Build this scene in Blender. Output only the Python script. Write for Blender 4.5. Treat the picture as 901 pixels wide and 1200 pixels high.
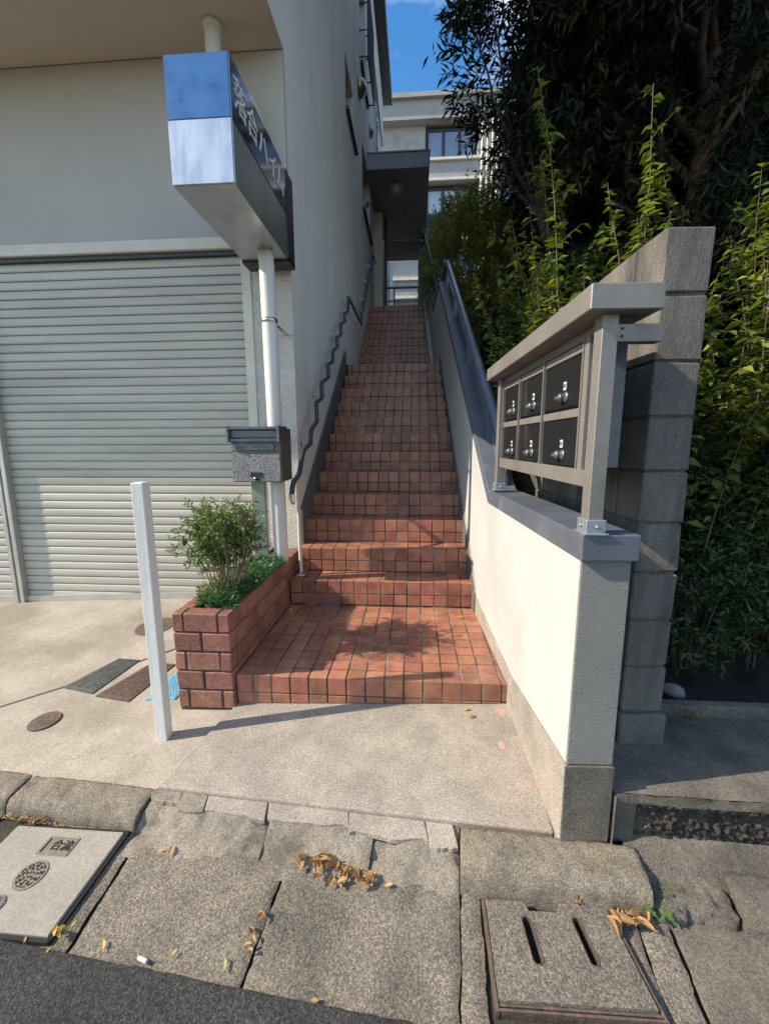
import bpy, math, random
import numpy as np
from mathutils import Vector, Matrix, noise
for o in list(bpy.data.objects): bpy.data.objects.remove(o)
S = bpy.context.scene
C = S.collection
# ------------------------------------------------------------ camera
q = (492.66, .16239, .072135, .003814)
p_, w_, r_ = q[1:]
fw = Vector((-math.sin(w_), math.cos(w_), 0)); rt = Vector((math.cos(w_), math.sin(w_), 0)); dn = Vector((0, 0, -1))
f2 = fw*math.cos(p_)+dn*math.sin(p_); d2 = dn*math.cos(p_)-fw*math.sin(p_)
r2 = rt*math.cos(r_)+d2*math.sin(r_); d3 = d2*math.cos(r_)-rt*math.sin(r_)
cd = bpy.data.cameras.new('camera'); cam = bpy.data.objects.new('camera', cd); C.objects.link(cam)
cam.matrix_world = Matrix(((r2.x, -d3.x, -f2.x, -.0551), (r2.y, -d3.y, -f2.y, -2.16337), (r2.z, -d3.z, -f2.z, 1.3097), (0, 0, 0, 1)))
cd.sensor_fit = 'HORIZONTAL'; cd.sensor_width = 36; cd.lens = 36*q[0]/901
cd.clip_start = .02; cd.clip_end = 2000
S.camera = cam
# ------------------------------------------------------------ sky and sun
SUN = Vector((-1, -.21, .74)).normalized()
W = bpy.data.worlds.new('World'); S.world = W; W.use_nodes = True
nt = W.node_tree; bg = nt.nodes['Background']
sk = nt.nodes.new('ShaderNodeTexSky'); sk.sky_type = 'NISHITA'; sk.sun_disc = False
sk.sun_elevation = math.asin(SUN.z); sk.sun_rotation = math.atan2(SUN.x, SUN.y) % (2*math.pi)
sk.air_density = 1.0; sk.dust_density = .25; sk.ozone_density = 3.5
tc = nt.nodes.new('ShaderNodeTexCoord'); mp = nt.nodes.new('ShaderNodeMapping'); mp.inputs['Scale'].default_value = (1, 1, 2.2)
nz = nt.nodes.new('ShaderNodeTexNoise'); nz.inputs['Scale'].default_value = 2.6; nz.inputs['Detail'].default_value = 9; nz.inputs['Roughness'].default_value = .58
cr = nt.nodes.new('ShaderNodeValToRGB'); cr.color_ramp.elements[0].position = .44; cr.color_ramp.elements[1].position = .72
mx = nt.nodes.new('ShaderNodeMix'); mx.data_type = 'RGBA'; mx.inputs[7].default_value = (8.5, 8.8, 9.2, 1)
mf = nt.nodes.new('ShaderNodeMath'); mf.operation = 'MULTIPLY'; mf.inputs[1].default_value = .55
L = nt.links.new
L(tc.outputs['Generated'], mp.inputs[0]); L(mp.outputs[0], nz.inputs['Vector']); L(nz.outputs[0], cr.inputs[0])
L(cr.outputs[0], mf.inputs[0]); L(mf.outputs[0], mx.inputs[0]); hs = nt.nodes.new('ShaderNodeHueSaturation'); hs.inputs['Saturation'].default_value = 1.28; L(sk.outputs[0], hs.inputs['Color']); L(hs.outputs[0], mx.inputs[6]); L(mx.outputs[2], bg.inputs[0])
bg.inputs[1].default_value = .15
sd = bpy.data.lights.new('sun', 'SUN'); sd.energy = 3.8; sd.angle = math.radians(.53); sd.color = (1, .945, .865)
so = bpy.data.objects.new('sun', sd); C.objects.link(so); so.rotation_euler = SUN.to_track_quat('Z', 'Y').to_euler(); so.location = (-8, -3, 12)
S.view_settings.view_transform = 'Standard'; S.view_settings.look = 'None'; S.view_settings.gamma = 1
S.view_settings.exposure = .98
S.view_settings.use_white_balance = True; S.view_settings.white_balance_temperature = 7350; S.view_settings.white_balance_tint = 10
S.cycles.max_bounces = 7; S.cycles.diffuse_bounces = 5; S.cycles.glossy_bounces = 3; S.cycles.transmission_bounces = 3
S.cycles.caustics_reflective = False; S.cycles.caustics_refractive = False
S.cycles.sample_clamp_indirect = 6
try: S.cycles.use_denoising = True
except Exception: pass

R = random.Random(7)
def U(a, b): return R.uniform(a, b)

# ------------------------------------------------------------ materials
def mat(name, c1, c2=None, sc=3., rough=.8, bump=0., bs=60., metal=0., speck=0., ss=220., isl=0., c3=None, s3=.7, w3=(.5, .65), trans=0., spec=.5, bdist=.01, stretch=None, detail=6, coat=0., voro=False):
    m = bpy.data.materials.new(name); m.use_nodes = True; t = m.node_tree; N = t.nodes; l = t.links.new
    b = N['Principled BSDF']; out = N['Material Output']
    tc = N.new('ShaderNodeTexCoord'); co = tc.outputs['Object']
    if stretch:
        mp = N.new('ShaderNodeMapping'); mp.inputs['Scale'].default_value = stretch; l(co, mp.inputs[0]); cs = mp.outputs[0]
    else: cs = co
    def nois(scale, det=6, ro=.6, c=None):
        n = N.new('ShaderNodeTexNoise'); n.inputs['Scale'].default_value = scale; n.inputs['Detail'].default_value = det; n.inputs['Roughness'].default_value = ro
        l(c or co, n.inputs['Vector']); return n.outputs[0]
    def ramp(f, a, z):
        r = N.new('ShaderNodeMapRange'); r.inputs[1].default_value = a; r.inputs[2].default_value = z; l(f, r.inputs[0]); return r.outputs[0]
    def mix(f, a, bb, mode='MIX'):
        x = N.new('ShaderNodeMix'); x.data_type = 'RGBA'; x.blend_type = mode
        for i, v in ((0, f), (6, a), (7, bb)):
            if isinstance(v, (int, float)): x.inputs[i].default_value = v
            elif isinstance(v, tuple): x.inputs[i].default_value = v if len(v) == 4 else (*v, 1)
            else: l(v, x.inputs[i])
        return x.outputs[2]
    c2 = c2 or tuple(v*.8 for v in c1)
    col = mix(ramp(nois(sc, detail, .62, cs), .35, .65), c1, c2)
    if c3: col = mix(ramp(nois(s3, 7, .65, cs), *w3), col, c3)
    if speck:
        f = ramp(nois(ss, 3, .6), .33, .67)
        col = mix(1., col, mix(f, (1-speck,)*3, (1+speck*.8,)*3), 'MULTIPLY')
        f = ramp(nois(ss*.42, 2, .5), .36, .64); k = min(speck*.6, .5)
        col = mix(1., col, mix(f, (1-k,)*3, (1+k*.8,)*3), 'MULTIPLY')
    if isl:
        g = N.new('ShaderNodeNewGeometry')
        rr = N.new('ShaderNodeMapRange'); rr.inputs[3].default_value = 1-isl; rr.inputs[4].default_value = 1+isl; l(g.outputs['Random Per Island'], rr.inputs[0])
        h = N.new('ShaderNodeHueSaturation'); l(rr.outputs[0], h.inputs['Value']); l(col, h.inputs['Color'])
        r3 = N.new('ShaderNodeMapRange'); r3.inputs[3].default_value = .5-isl*.05; r3.inputs[4].default_value = .5+isl*.05
        fr = N.new('ShaderNodeMath'); fr.operation = 'MULTIPLY'; fr.inputs[1].default_value = 37.7; l(g.outputs['Random Per Island'], fr.inputs[0])
        fr2 = N.new('ShaderNodeMath'); fr2.operation = 'FRACT'; l(fr.outputs[0], fr2.inputs[0]); l(fr2.outputs[0], r3.inputs[0]); l(r3.outputs[0], h.inputs['Hue'])
        col = h.outputs[0]
    l(col, b.inputs['Base Color'])
    b.inputs['Metallic'].default_value = metal; b.inputs['Specular IOR Level'].default_value = spec
    rn = N.new('ShaderNodeMapRange'); rn.inputs[3].default_value = max(rough-.09, .02); rn.inputs[4].default_value = min(rough+.09, 1); l(nois(sc*4), rn.inputs[0]); l(rn.outputs[0], b.inputs['Roughness'])
    if coat: b.inputs['Coat Weight'].default_value = coat; b.inputs['Coat Roughness'].default_value = .08
    if bump:
        bp = N.new('ShaderNodeBump'); bp.inputs['Strength'].default_value = bump; bp.inputs['Distance'].default_value = bdist
        if voro:
            v = N.new('ShaderNodeTexVoronoi'); v.inputs['Scale'].default_value = bs; v.feature = 'SMOOTH_F1'; l(co, v.inputs['Vector']); l(v.outputs[0], bp.inputs['Height'])
        else: l(nois(bs, 5, .65, cs if stretch else None), bp.inputs['Height'])
        l(bp.outputs[0], b.inputs['Normal'])
    if trans:
        tr = N.new('ShaderNodeBsdfTranslucent'); l(mix(1., col, (1.5, 1.6, .5), 'MULTIPLY'), tr.inputs[0])
        ms = N.new('ShaderNodeMixShader'); ms.inputs[0].default_value = trans; l(b.outputs[0], ms.inputs[1]); l(tr.outputs[0], ms.inputs[2]); l(ms.outputs[0], out.inputs[0])
    return m

M = dict(
 asphalt=mat('asphalt', (.07, .067, .062), (.04, .04, .04), 6, .85, 1., 150, speck=.95, ss=210, bdist=.02),
 apron=mat('apron_concrete', (.41, .355, .29), (.32, .28, .225), 5, .85, .45, 200, speck=.32, ss=300, c3=(.24, .215, .165), s3=1.3, w3=(.48, .66), bdist=.008),
 slab=mat('slab_concrete', (.39, .335, .28), (.29, .25, .21), 6, .85, .6, 260, speck=.42, ss=330, c3=(.23, .21, .18), s3=2.2, w3=(.5, .7), bdist=.008),
 kerb=mat('kerb_concrete', (.30, .25, .19), (.19, .162, .12), 9, .9, .9, 200, speck=.5, ss=300, c3=(.10, .095, .07), s3=5, w3=(.52, .7), bdist=.01),
 kerblow=mat('worn_kerb_concrete', (.33, .285, .225), (.22, .19, .15), 7, .9, .8, 200, speck=.42, ss=300, c3=(.13, .12, .095), s3=6, w3=(.52, .68), bdist=.01),
 gutter=mat('gutter_concrete', (.285, .242, .188), (.19, .165, .13), 7, .88, .9, 190, speck=.62, ss=260, c3=(.12, .112, .09), s3=3.2, w3=(.5, .7), bdist=.012),
 patch=mat('patch_mortar', (.36, .34, .29), (.26, .25, .22), 9, .9, .6, 90, speck=.25, bdist=.01),
 lid=mat('lid_concrete', (.31, .28, .235), (.26, .24, .20), 8, .8, .25, 120, speck=.16, ss=200, c3=(.25, .235, .20), s3=3),
 grate=mat('grate_aggregate', (.24, .205, .165), (.17, .15, .12), 8, .85, .9, 170, speck=.6, ss=240, bdist=.012),
 oldshadecon=mat('old_shade_concrete', (.19, .162, .128), (.115, .10, .08), 7, .9, .8, 170, speck=.4, ss=260, c3=(.07, .066, .055), s3=3, w3=(.48, .7), bdist=.012),  # old dark mix; on right gutter, kerb and base end it paints shade
 rockface=mat('split_face_concrete', (.10, .085, .062), (.04, .035, .027), 14, .95, 1., 60, speck=.5, c3=(.17, .155, .125), s3=9, w3=(.55, .75), bdist=.03),
 rusty=mat('rusty_cast_iron', (.17, .11, .085), (.1, .075, .06), 20, .7, .5, 60, metal=.35, speck=.2),
 darkiron=mat('grey_cast_iron', (.14, .15, .14), (.09, .09, .085), 20, .6, .5, 60, metal=.4, speck=.2),
 bluelid=mat('blue_paint_lid', (.16, .42, .55), (.12, .33, .45), 15, .5, .5, 60),
 bed=mat('dirt_bed', (.05, .042, .03), (.025, .022, .017), 25, .95, .8, 80),
 hole=mat('dark_gap', (.012, .011, .01), (.02, .018, .015), 10, .95),
 tile=mat('terracotta_tile', (.40, .17, .105), (.26, .105, .068), 9, .33, .25, 40, speck=.14, ss=160, isl=.2, c3=(.17, .08, .06), s3=2.3, w3=(.52, .75), bdist=.004, spec=.4),
 grout=mat('tile_grout', (.06, .052, .045), (.03, .027, .024), 8, .9, .5, 150, c3=(.24, .215, .185), s3=3.5, w3=(.46, .62)),
 cast=mat('brown_cast_insert', (.20, .17, .135), (.15, .13, .10), 20, .7, .4, 90, speck=.15),
 brick=mat('red_brick', (.27, .115, .075), (.18, .075, .055), 9, .75, .6, 70, speck=.22, ss=90, isl=.2, c3=(.34, .15, .1), s3=4, w3=(.5, .75), bdist=.006),
 mortar=mat('dark_mortar', (.10, .085, .07), (.05, .045, .04), 10, .95, .6, 120),
 skirt=mat('stair_skirting', (.13, .125, .11), (.08, .078, .07), 8, .9, .4, 120, speck=.2),
 white=mat('white_stucco', (.455, .452, .43), (.42, .417, .395), 2.5, .85, .55, 150, c3=(.38, .372, .35), s3=1.2, w3=(.52, .75), bdist=.006),
 whiterough=mat('coarse_stucco', (.38, .375, .355), (.33, .325, .31), 3, .85, 1., 170, bdist=.03, detail=3),
 bwall=mat('building_stucco', (.74, .695, .615), (.65, .61, .54), 1.6, .88, .9, 75, speck=.1, ss=130, c3=(.56, .53, .475), s3=.9, w3=(.5, .72), bdist=.012, stretch=(1, 1, .35)),
 gwall=mat('garage_paint', (.47, .43, .38), (.43, .395, .35), 1.2, .8, .2, 60),
 soffit=mat('soffit_paint', (.62, .54, .43), (.57, .495, .40), 1.4, .8, .15, 60),
 cream=mat('cream_trim', (.68, .63, .53), (.60, .55, .46), 4, .6, .1, 60),
 pillar=mat('pillar_roughcast', (.70, .66, .58), (.62, .58, .51), 3, .88, 1., 80, bdist=.018, speck=.12, ss=90),
 shutter=mat('shutter_slat', (.50, .47, .395), (.44, .41, .345), 2.5, .5, .1, 40, metal=.1, c3=(.36, .335, .28), s3=1.5, w3=(.5, .7), stretch=(.3, 1, 3)),
 alu=mat('aluminium', (.55, .54, .5), (.47, .46, .43), 6, .4, metal=.6),
 lock=mat('dull_lock', (.22, .24, .26), (.16, .17, .19), 20, .35, metal=.7),
 steel=mat('stainless', (.62, .6, .57), (.52, .5, .48), 10, .28, metal=.95),
 signmetal=mat('brushed_sign_metal', (.56, .55, .53), (.46, .45, .44), 5, .3, metal=.85, stretch=(1, 1, .2)),
 signpanel=mat('scuffed_sign_end', (.60, .63, .66), (.48, .52, .56), 12, .35, metal=.55, stretch=(1, 1, .25), c3=(.38, .42, .48), s3=6),
 signblue=mat('blue_sign_end', (.06, .19, .42), (.035, .13, .33), 7, .25, c3=(.03, .08, .22), s3=7, w3=(.56, .68), coat=.5),
 signdark=mat('dark_sign_glass', (.012, .016, .028), (.018, .02, .03), 6, .07, coat=.6),
 lettering=mat('sign_lettering', (.72, .73, .75), (.66, .67, .69), 10, .4),
 pipe=mat('cream_pipe', (.66, .62, .56), (.58, .54, .49), 5, .38, stretch=(1, 1, .2)),
 postgreen=mat('green_grey_post', (.25, .29, .25), (.20, .23, .20), 12, .45, metal=.4),
 mailbody=mat('hammered_grey', (.20, .205, .215), (.13, .135, .145), 130, .38, 1., 190, metal=.4, speck=.8, ss=210, bdist=.006),
 mailside=mat('smooth_grey_metal', (.16, .155, .15), (.12, .12, .115), 8, .38, metal=.55),
 mailflap=mat('grey_flap', (.11, .125, .15), (.08, .09, .11), 8, .3, metal=.6),
 black=mat('black_plastic', (.015, .016, .018), (.02, .02, .022), 8, .35),
 rackdoor=mat('charcoal_door', (.010, .010, .011), (.016, .016, .017), 5, .45, spec=.12, c3=(.07, .07, .075), s3=7, w3=(.6, .8), stretch=(1, 1, .3)),
 rack=mat('bronze_grey_metal', (.24, .22, .195), (.20, .185, .165), 6, .5, metal=.35, c3=(.15, .135, .12), s3=5, w3=(.58, .75)),
 rackside=mat('slate_side_panel', (.085, .10, .12), (.07, .085, .10), 6, .6, spec=.2),
 zinc=mat('zinc_bracket', (.36, .40, .44), (.3, .33, .37), 25, .4, metal=.6),
 plate=mat('pale_plate', (.62, .63, .6), (.55, .56, .54), 30, .5),
 coping=mat('slate_coping', (.115, .13, .16), (.085, .10, .125), 5, .5, .15, 90, c3=(.17, .18, .2), s3=4, w3=(.55, .75), metal=.15),
 rail=mat('navy_rail', (.018, .024, .045), (.03, .038, .06), 8, .32, coat=.2),
 guard=mat('blue_grey_rail', (.16, .2, .26), (.12, .15, .2), 6, .35, metal=.4),
 block=mat('concrete_block', (.19, .168, .142), (.11, .101, .09), 7, .92, .7, 190, speck=.28, ss=280, isl=.08, c3=(.06, .056, .05), s3=5, w3=(.47, .66), stretch=(1, 1, .22), bdist=.01),
 post=mat('white_paint', (.70, .67, .62), (.62, .60, .56), 5, .6, .5, 50, c3=(.55, .52, .47), s3=6, w3=(.6, .8), bdist=.004, stretch=(1, 1, .4)),
 soil=mat('dark_soil', (.06, .043, .03), (.03, .023, .017), 12, .98, 1., 60, speck=.4, bdist=.03),
 stone=mat('grey_stone', (.25, .24, .225), (.17, .165, .155), 12, .85, .5, 40),
 earth=mat('yard_ground', (.14, .13, .11), (.1, .09, .075), 1, .95, .5, 20),
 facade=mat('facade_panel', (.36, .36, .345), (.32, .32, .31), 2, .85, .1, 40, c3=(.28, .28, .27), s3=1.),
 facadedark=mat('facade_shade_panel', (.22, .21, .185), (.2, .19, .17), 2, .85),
 winframe=mat('dark_window_frame', (.04, .042, .048), None, 5, .4, metal=.3),
 glass=mat('window_glass', (.10, .16, .26), (.14, .21, .32), .8, .06, spec=.9, coat=1.),
 curtain=mat('pale_curtain', (.42, .52, .62), (.28, .38, .48), 9, .8, stretch=(4, 1, .2)),
 eave=mat('dark_eave', (.045, .055, .075), (.035, .045, .06), 3, .5),
 canopy=mat('slate_canopy', (.27, .28, .30), (.23, .24, .26), 5, .6, .1, 60),
 lamp=mat('frosted_lamp', (.5, .47, .42), None, 5, .3),
 bark=mat('bark', (.14, .10, .075), (.08, .06, .045), 12, .9, .9, 30, stretch=(1, 1, .25), bdist=.02),
 bark2=mat('reddish_bark', (.30, .17, .12), (.17, .11, .08), 9, .85, .8, 20, stretch=(1, 1, .4), c3=(.1, .07, .05), s3=4, bdist=.02),
 twig=mat('pale_twig', (.30, .20, .12), (.20, .13, .08), 20, .8),
 greentwig=mat('green_stem', (.20, .16, .09), (.12, .10, .05), 20, .8),
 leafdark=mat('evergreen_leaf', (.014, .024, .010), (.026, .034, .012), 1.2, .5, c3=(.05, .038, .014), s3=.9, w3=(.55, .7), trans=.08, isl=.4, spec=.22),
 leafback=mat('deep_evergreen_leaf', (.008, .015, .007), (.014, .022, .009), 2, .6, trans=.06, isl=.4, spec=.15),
 leaflight=mat('yellow_green_leaf', (.07, .12, .022), (.17, .19, .035), 3, .45, trans=.34, isl=.5, c3=(.26, .23, .05), s3=4, w3=(.55, .72)),
 leafsungold=mat('sunlit_gold_leaf', (.40, .38, .11), (.17, .22, .07), 3, .5, trans=.35, isl=.35),  # gold brightened in place of the sun the building blocks
 leafshrub=mat('variegated_leaf', (.06, .13, .03), (.20, .26, .08), 22, .45, trans=.25, isl=.4),
 leafaz=mat('azalea_leaf', (.028, .058, .015), (.045, .08, .02), 3, .5, trans=.2, isl=.35),
 grass=mat('mondo_grass', (.02, .10, .03), (.04, .16, .04), 12, .4, trans=.15, isl=.35),
 weed=mat('weed_leaf', (.10, .22, .05), (.07, .16, .04), 12, .5, trans=.3),
 dry=mat('dry_leaf', (.40, .20, .095), (.27, .135, .07), 30, .65, .3, 60, trans=.15, isl=.35),
 yellow=mat('yellow_leaf', (.58, .38, .12), (.46, .28, .08), 30, .6, trans=.2, isl=.2),
 greenl=mat('pale_green_leaf', (.34, .38, .14), None, 30, .6, trans=.2),
 paper=mat('white_paper', (.72, .68, .7), None, 30, .6),
 brass=mat('brass_tag', (.45, .3, .12), None, 30, .4, metal=.5),
 pink=mat('pink_marker_paint', (.50, .25, .2), (.42, .3, .25), 30, .85, .4, 160),
 dish=mat('bronze_hood', (.35, .3, .2), (.28, .24, .17), 6, .3, metal=.8),
)

# ------------------------------------------------------------ mesh helpers
class MB:
    def __init__(s, xf=None): s.v = []; s.f = []; s.m = []; s.xf = xf; s.mi = 0; s.sm = []
    def add(s, vs, fs, smooth=False):
        n = len(s.v); s.v += [tuple(s.xf(*p)) if s.xf else tuple(p) for p in vs]
        s.f += [tuple(i+n for i in f) for f in fs]; s.m += [s.mi]*len(fs); s.sm += [smooth]*len(fs); return s
    def box(s, x0, x1, y0, y1, z0, z1):
        v = [(x0, y0, z0), (x1, y0, z0), (x1, y1, z0), (x0, y1, z0), (x0, y0, z1), (x1, y0, z1), (x1, y1, z1), (x0, y1, z1)]
        return s.add(v, [(0, 3, 2, 1), (4, 5, 6, 7), (0, 1, 5, 4), (1, 2, 6, 5), (2, 3, 7, 6), (3, 0, 4, 7)])
    def cbox(s, x0, x1, y0, y1, z0, z1, c=.003, j=0):
        # chamfered on every edge: 24 verts
        J = [(U(-j, j), U(-j, j), U(-j, j)) for _ in range(8)] if j else [(0, 0, 0)]*8
        vs = []; idx = {}
        k = 0
        for i, (X, Y, Z) in enumerate([(a, b, cc) for a in (0, 1) for b in (0, 1) for cc in (0, 1)]):
            x = (x0, x1)[X]+J[i][0]; y = (y0, y1)[Y]+J[i][1]; z = (z0, z1)[Z]+J[i][2]
            sx, sy, sz = 1-2*X, 1-2*Y, 1-2*Z
            for ax, p in (('x', (x, y+sy*c, z+sz*c)), ('y', (x+sx*c, y, z+sz*c)), ('z', (x+sx*c, y+sy*c, z))):
                idx[(X, Y, Z, ax)] = k; vs.append(p); k += 1
        g = lambda *a: idx[a]; F = []
        for X in (0, 1): F.append((g(X, 0, 0, 'x'), g(X, 1, 0, 'x'), g(X, 1, 1, 'x'), g(X, 0, 1, 'x')))
        for Y in (0, 1): F.append((g(0, Y, 0, 'y'), g(1, Y, 0, 'y'), g(1, Y, 1, 'y'), g(0, Y, 1, 'y')))
        for Z in (0, 1): F.append((g(0, 0, Z, 'z'), g(1, 0, Z, 'z'), g(1, 1, Z, 'z'), g(0, 1, Z, 'z')))
        for a in (0, 1):
            for b in (0, 1):
                F.append((g(a, b, 0, 'x'), g(a, b, 1, 'x'), g(a, b, 1, 'y'), g(a, b, 0, 'y')))
                F.append((g(a, 0, b, 'x'), g(a, 1, b, 'x'), g(a, 1, b, 'z'), g(a, 0, b, 'z')))
                F.append((g(0, a, b, 'y'), g(1, a, b, 'y'), g(1, a, b, 'z'), g(0, a, b, 'z')))
                for cc in (0, 1): F.append((g(a, b, cc, 'x'), g(a, b, cc, 'y'), g(a, b, cc, 'z')))
        return s.add(vs, F)
    def prism(s, pts, d, ax='x', a=0, b=1):
        # pts 2D polygon in the other two axes, extruded along ax from a to b
        def P(t, p):
            return {'x': (t, p[0], p[1]), 'y': (p[0], t, p[1]), 'z': (p[0], p[1], t)}[ax]
        n = len(pts); v = [P(a, p) for p in pts]+[P(b, p) for p in pts]
        return s.add(v, [tuple(range(n)), tuple(range(2*n-1, n-1, -1))]+[(i, (i+1) % n, (i+1) % n+n, i+n) for i in range(n)])
    def tube(s, pts, r, n=10, cap=True):
        pts = [Vector(p) for p in pts]; rs = r if isinstance(r, (list, tuple)) else [r]*len(pts)
        v = []; f = []; prev = None
        for i, p in enumerate(pts):
            t = (pts[min(i+1, len(pts)-1)]-pts[max(i-1, 0)]).normalized()
            if prev is None: a = t.orthogonal().normalized()
            else:
                a = prev-t*prev.dot(t); a = a.normalized() if a.length > 1e-6 else t.orthogonal().normalized()
            prev = a; b = t.cross(a)
            for k in range(n):
                an = 2*math.pi*k/n; v.append(p+(a*math.cos(an)+b*math.sin(an))*rs[i])
        for i in range(len(pts)-1):
            for k in range(n): f.append((i*n+k, i*n+(k+1) % n, (i+1)*n+(k+1) % n, (i+1)*n+k))
        s.add(v, f, True)
        if cap: s.add(v[:n], [tuple(range(n))]); s.add(v[-n:], [tuple(range(n))])
        return s
    def lathe(s, c, prof, n=24, ax='z'):
        v = []; f = []
        for r, h in prof:
            for k in range(n):
                an = 2*math.pi*k/n; x, y = r*math.cos(an), r*math.sin(an)
                d = {'z': (x, y, h), 'x': (h, x, y), 'y': (x, h, y)}[ax]; v.append((c[0]+d[0], c[1]+d[1], c[2]+d[2]))
        m = len(prof)
        for i in range(m-1):
            for k in range(n): f.append((i*n+k, i*n+(k+1) % n, (i+1)*n+(k+1) % n, (i+1)*n+k))
        f += [tuple(range(n)), tuple((m-1)*n+k for k in range(n))]
        return s.add(v, f, True)
    def grid(s, fn, nu, nv, smooth=True):
        v = [fn(i/nu, j/nv) for j in range(nv+1) for i in range(nu+1)]
        return s.add(v, [(j*(nu+1)+i, j*(nu+1)+i+1, (j+1)*(nu+1)+i+1, (j+1)*(nu+1)+i) for j in range(nv) for i in range(nu)], smooth)
    def build(s, name, m, parent=None, bevel=0, base=None, seg=2):
        me = bpy.data.meshes.new(name)
        off = Vector(parent['_w']) if parent is not None else Vector(base or (0, 0, 0))
        vv = [(a-off.x, b-off.y, c-off.z) for a, b, c in s.v]
        me.from_pydata(vv, [], s.f); ms = m if isinstance(m, (list, tuple)) else [m]
        for k in ms: me.materials.append(M[k])
        me.polygons.foreach_set('material_index', s.m); me.polygons.foreach_set('use_smooth', s.sm)
        me.update()
        import bmesh
        bm = bmesh.new(); bm.from_mesh(me); bmesh.ops.recalc_face_normals(bm, faces=bm.faces); bm.to_mesh(me); bm.free()
        o = bpy.data.objects.new(name, me); C.objects.link(o); o['_w'] = tuple(off)
        if parent is not None: o.parent = parent
        else: o.location = off
        if bevel:
            b = o.modifiers.new('edge', 'BEVEL'); b.width = bevel; b.segments = seg; b.limit_method = 'ANGLE'; b.angle_limit = .6
        return o
def thing(name, loc, label, cat, group=None):
    o = bpy.data.objects.new(name, None); C.objects.link(o); o.location = loc; o['_w'] = tuple(loc); o.empty_display_size = .1
    return tag(o, label, cat, group)
def tag(o, label=None, cat=None, group=None, kind=None):
    if label: o['label'] = label
    if cat: o['category'] = cat
    if group: o['group'] = group
    if kind: o['kind'] = kind
    return o
def structure(o): o['kind'] = 'structure'; return o

# ------------------------------------------------------------ ground frames
def G(x, y): return -.155+.042*x+.063*y
def onw(x, y, z): return (x, y, z)
R0 = (-.4, -.645); cu, su = .9949, -.1008
def RD(s, t, o):   # road frame: s along the kerb, t towards the street, o height over the ground plane
    x = R0[0]+s*cu+t*su; y = R0[1]+s*su-t*cu
    return (x, y, G(x, y)+o)
def fbm(x, y, z=0, sc=1): return noise.fractal((x*sc, y*sc, z*sc), .9, 2.1, 4)

# base earth sheet (under everything) out to the horizon
mb = MB()
def cl(v, a, b): return max(a, min(b, v))
def rng(a, b, n): return [a+(b-a)*i/n for i in range(n+1)]
XS = [-400, -120, -40]+rng(-12, 12, 24)+[40, 120, 400]; YS = [-400, -120, -40]+rng(-9, 10, 19)+[40, 120, 400]
v = [(x, y, G(cl(x, -8, 8), cl(y, -6, 2))-.25) for y in YS for x in XS]; n = len(XS)
mb.add(v, [(j*n+i, j*n+i+1, (j+1)*n+i+1, (j+1)*n+i) for j in range(len(YS)-1) for i in range(n-1)])
structure(mb.build('ground', 'earth'))
# road
mb = MB(); nu, nv = 150, 60
def f(u, v):
    s = -9+18*u; t = .548+8*v**2.0
    e = .022*fbm(s, 0, 3, 2.2)+.010*fbm(s, 0, 9, 14) if v == 0 else 0
    return RD(s, t+e, -.0555+.002*fbm(s, t, 1, 9)-(.02 if v == 0 else 0))
mb.grid(f, nu*5, nv); structure(mb.build('road', 'asphalt'))
# yard apron left of the stairs
def jag(p, q_, step=.05, amp=.006, seed=0):
    n = max(1, int(math.dist(p, q_)/step)); o = []
    for i in range(n):
        t = i/n; x = p[0]+(q_[0]-p[0])*t; y = p[1]+(q_[1]-p[1])*t
        a = amp if i else 0
        o.append((x+a*noise.noise((x*9, y*9, seed)), y+a*noise.noise((x*9, y*9, seed+7.3))))
    return o
def slab(name, pts, top, thick, m, amp=.006, seed=0, bevel=.006, zf=G, tag_=True):
    o = []
    for i in range(len(pts)): o += jag(pts[i], pts[(i+1) % len(pts)], .05, amp, seed)
    mb = MB(); n = len(o)
    mb.add([(x, y, zf(x, y)+top) for x, y in o]+[(x, y, zf(x, y)+top-thick) for x, y in o],
           [tuple(range(n))]+[(i, (i+1) % n, (i+1) % n+n, i+n) for i in range(n)])
    ob = mb.build(name, m, bevel=bevel)
    return structure(ob) if tag_ else ob
def rd2(s, t): return RD(s, t, 0)[:2]
# apron (drive) and pavement strip, split by the diagonal joint
J1, J2 = (-2.95, -.41), (-1.44, 1.0)
pA = [(-7, 1.62), (-7, .1), rd2(-6.2, -.0), rd2(-2.6, -.004), (-2.31, .16), (-1.1, 1.5), (-1.1, 1.62)]
slab('yard_apron', [(-7, 1.7), (-7, -.0), (-3.1, -.42), (-2.32, .185), (-1.42, 1.0), (-1.42, 1.7)], 0, .12, 'apron', .003, 2)
slab('pavement', [(-3.095, -.424), (-1.215, -.556), (-1.10, -.03), (-1.15, .4), (-1.41, .99), (-2.313, .178)], -.004, .12, 'apron', .003, 3)
# entrance slab
slab('entrance_slab', [(-1.21, -.560), (.487, -.733), (.53, .1), (-1.07, .1), (-1.085, -.03)], .018, .12, 'slab', .003, 5, .008)
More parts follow.
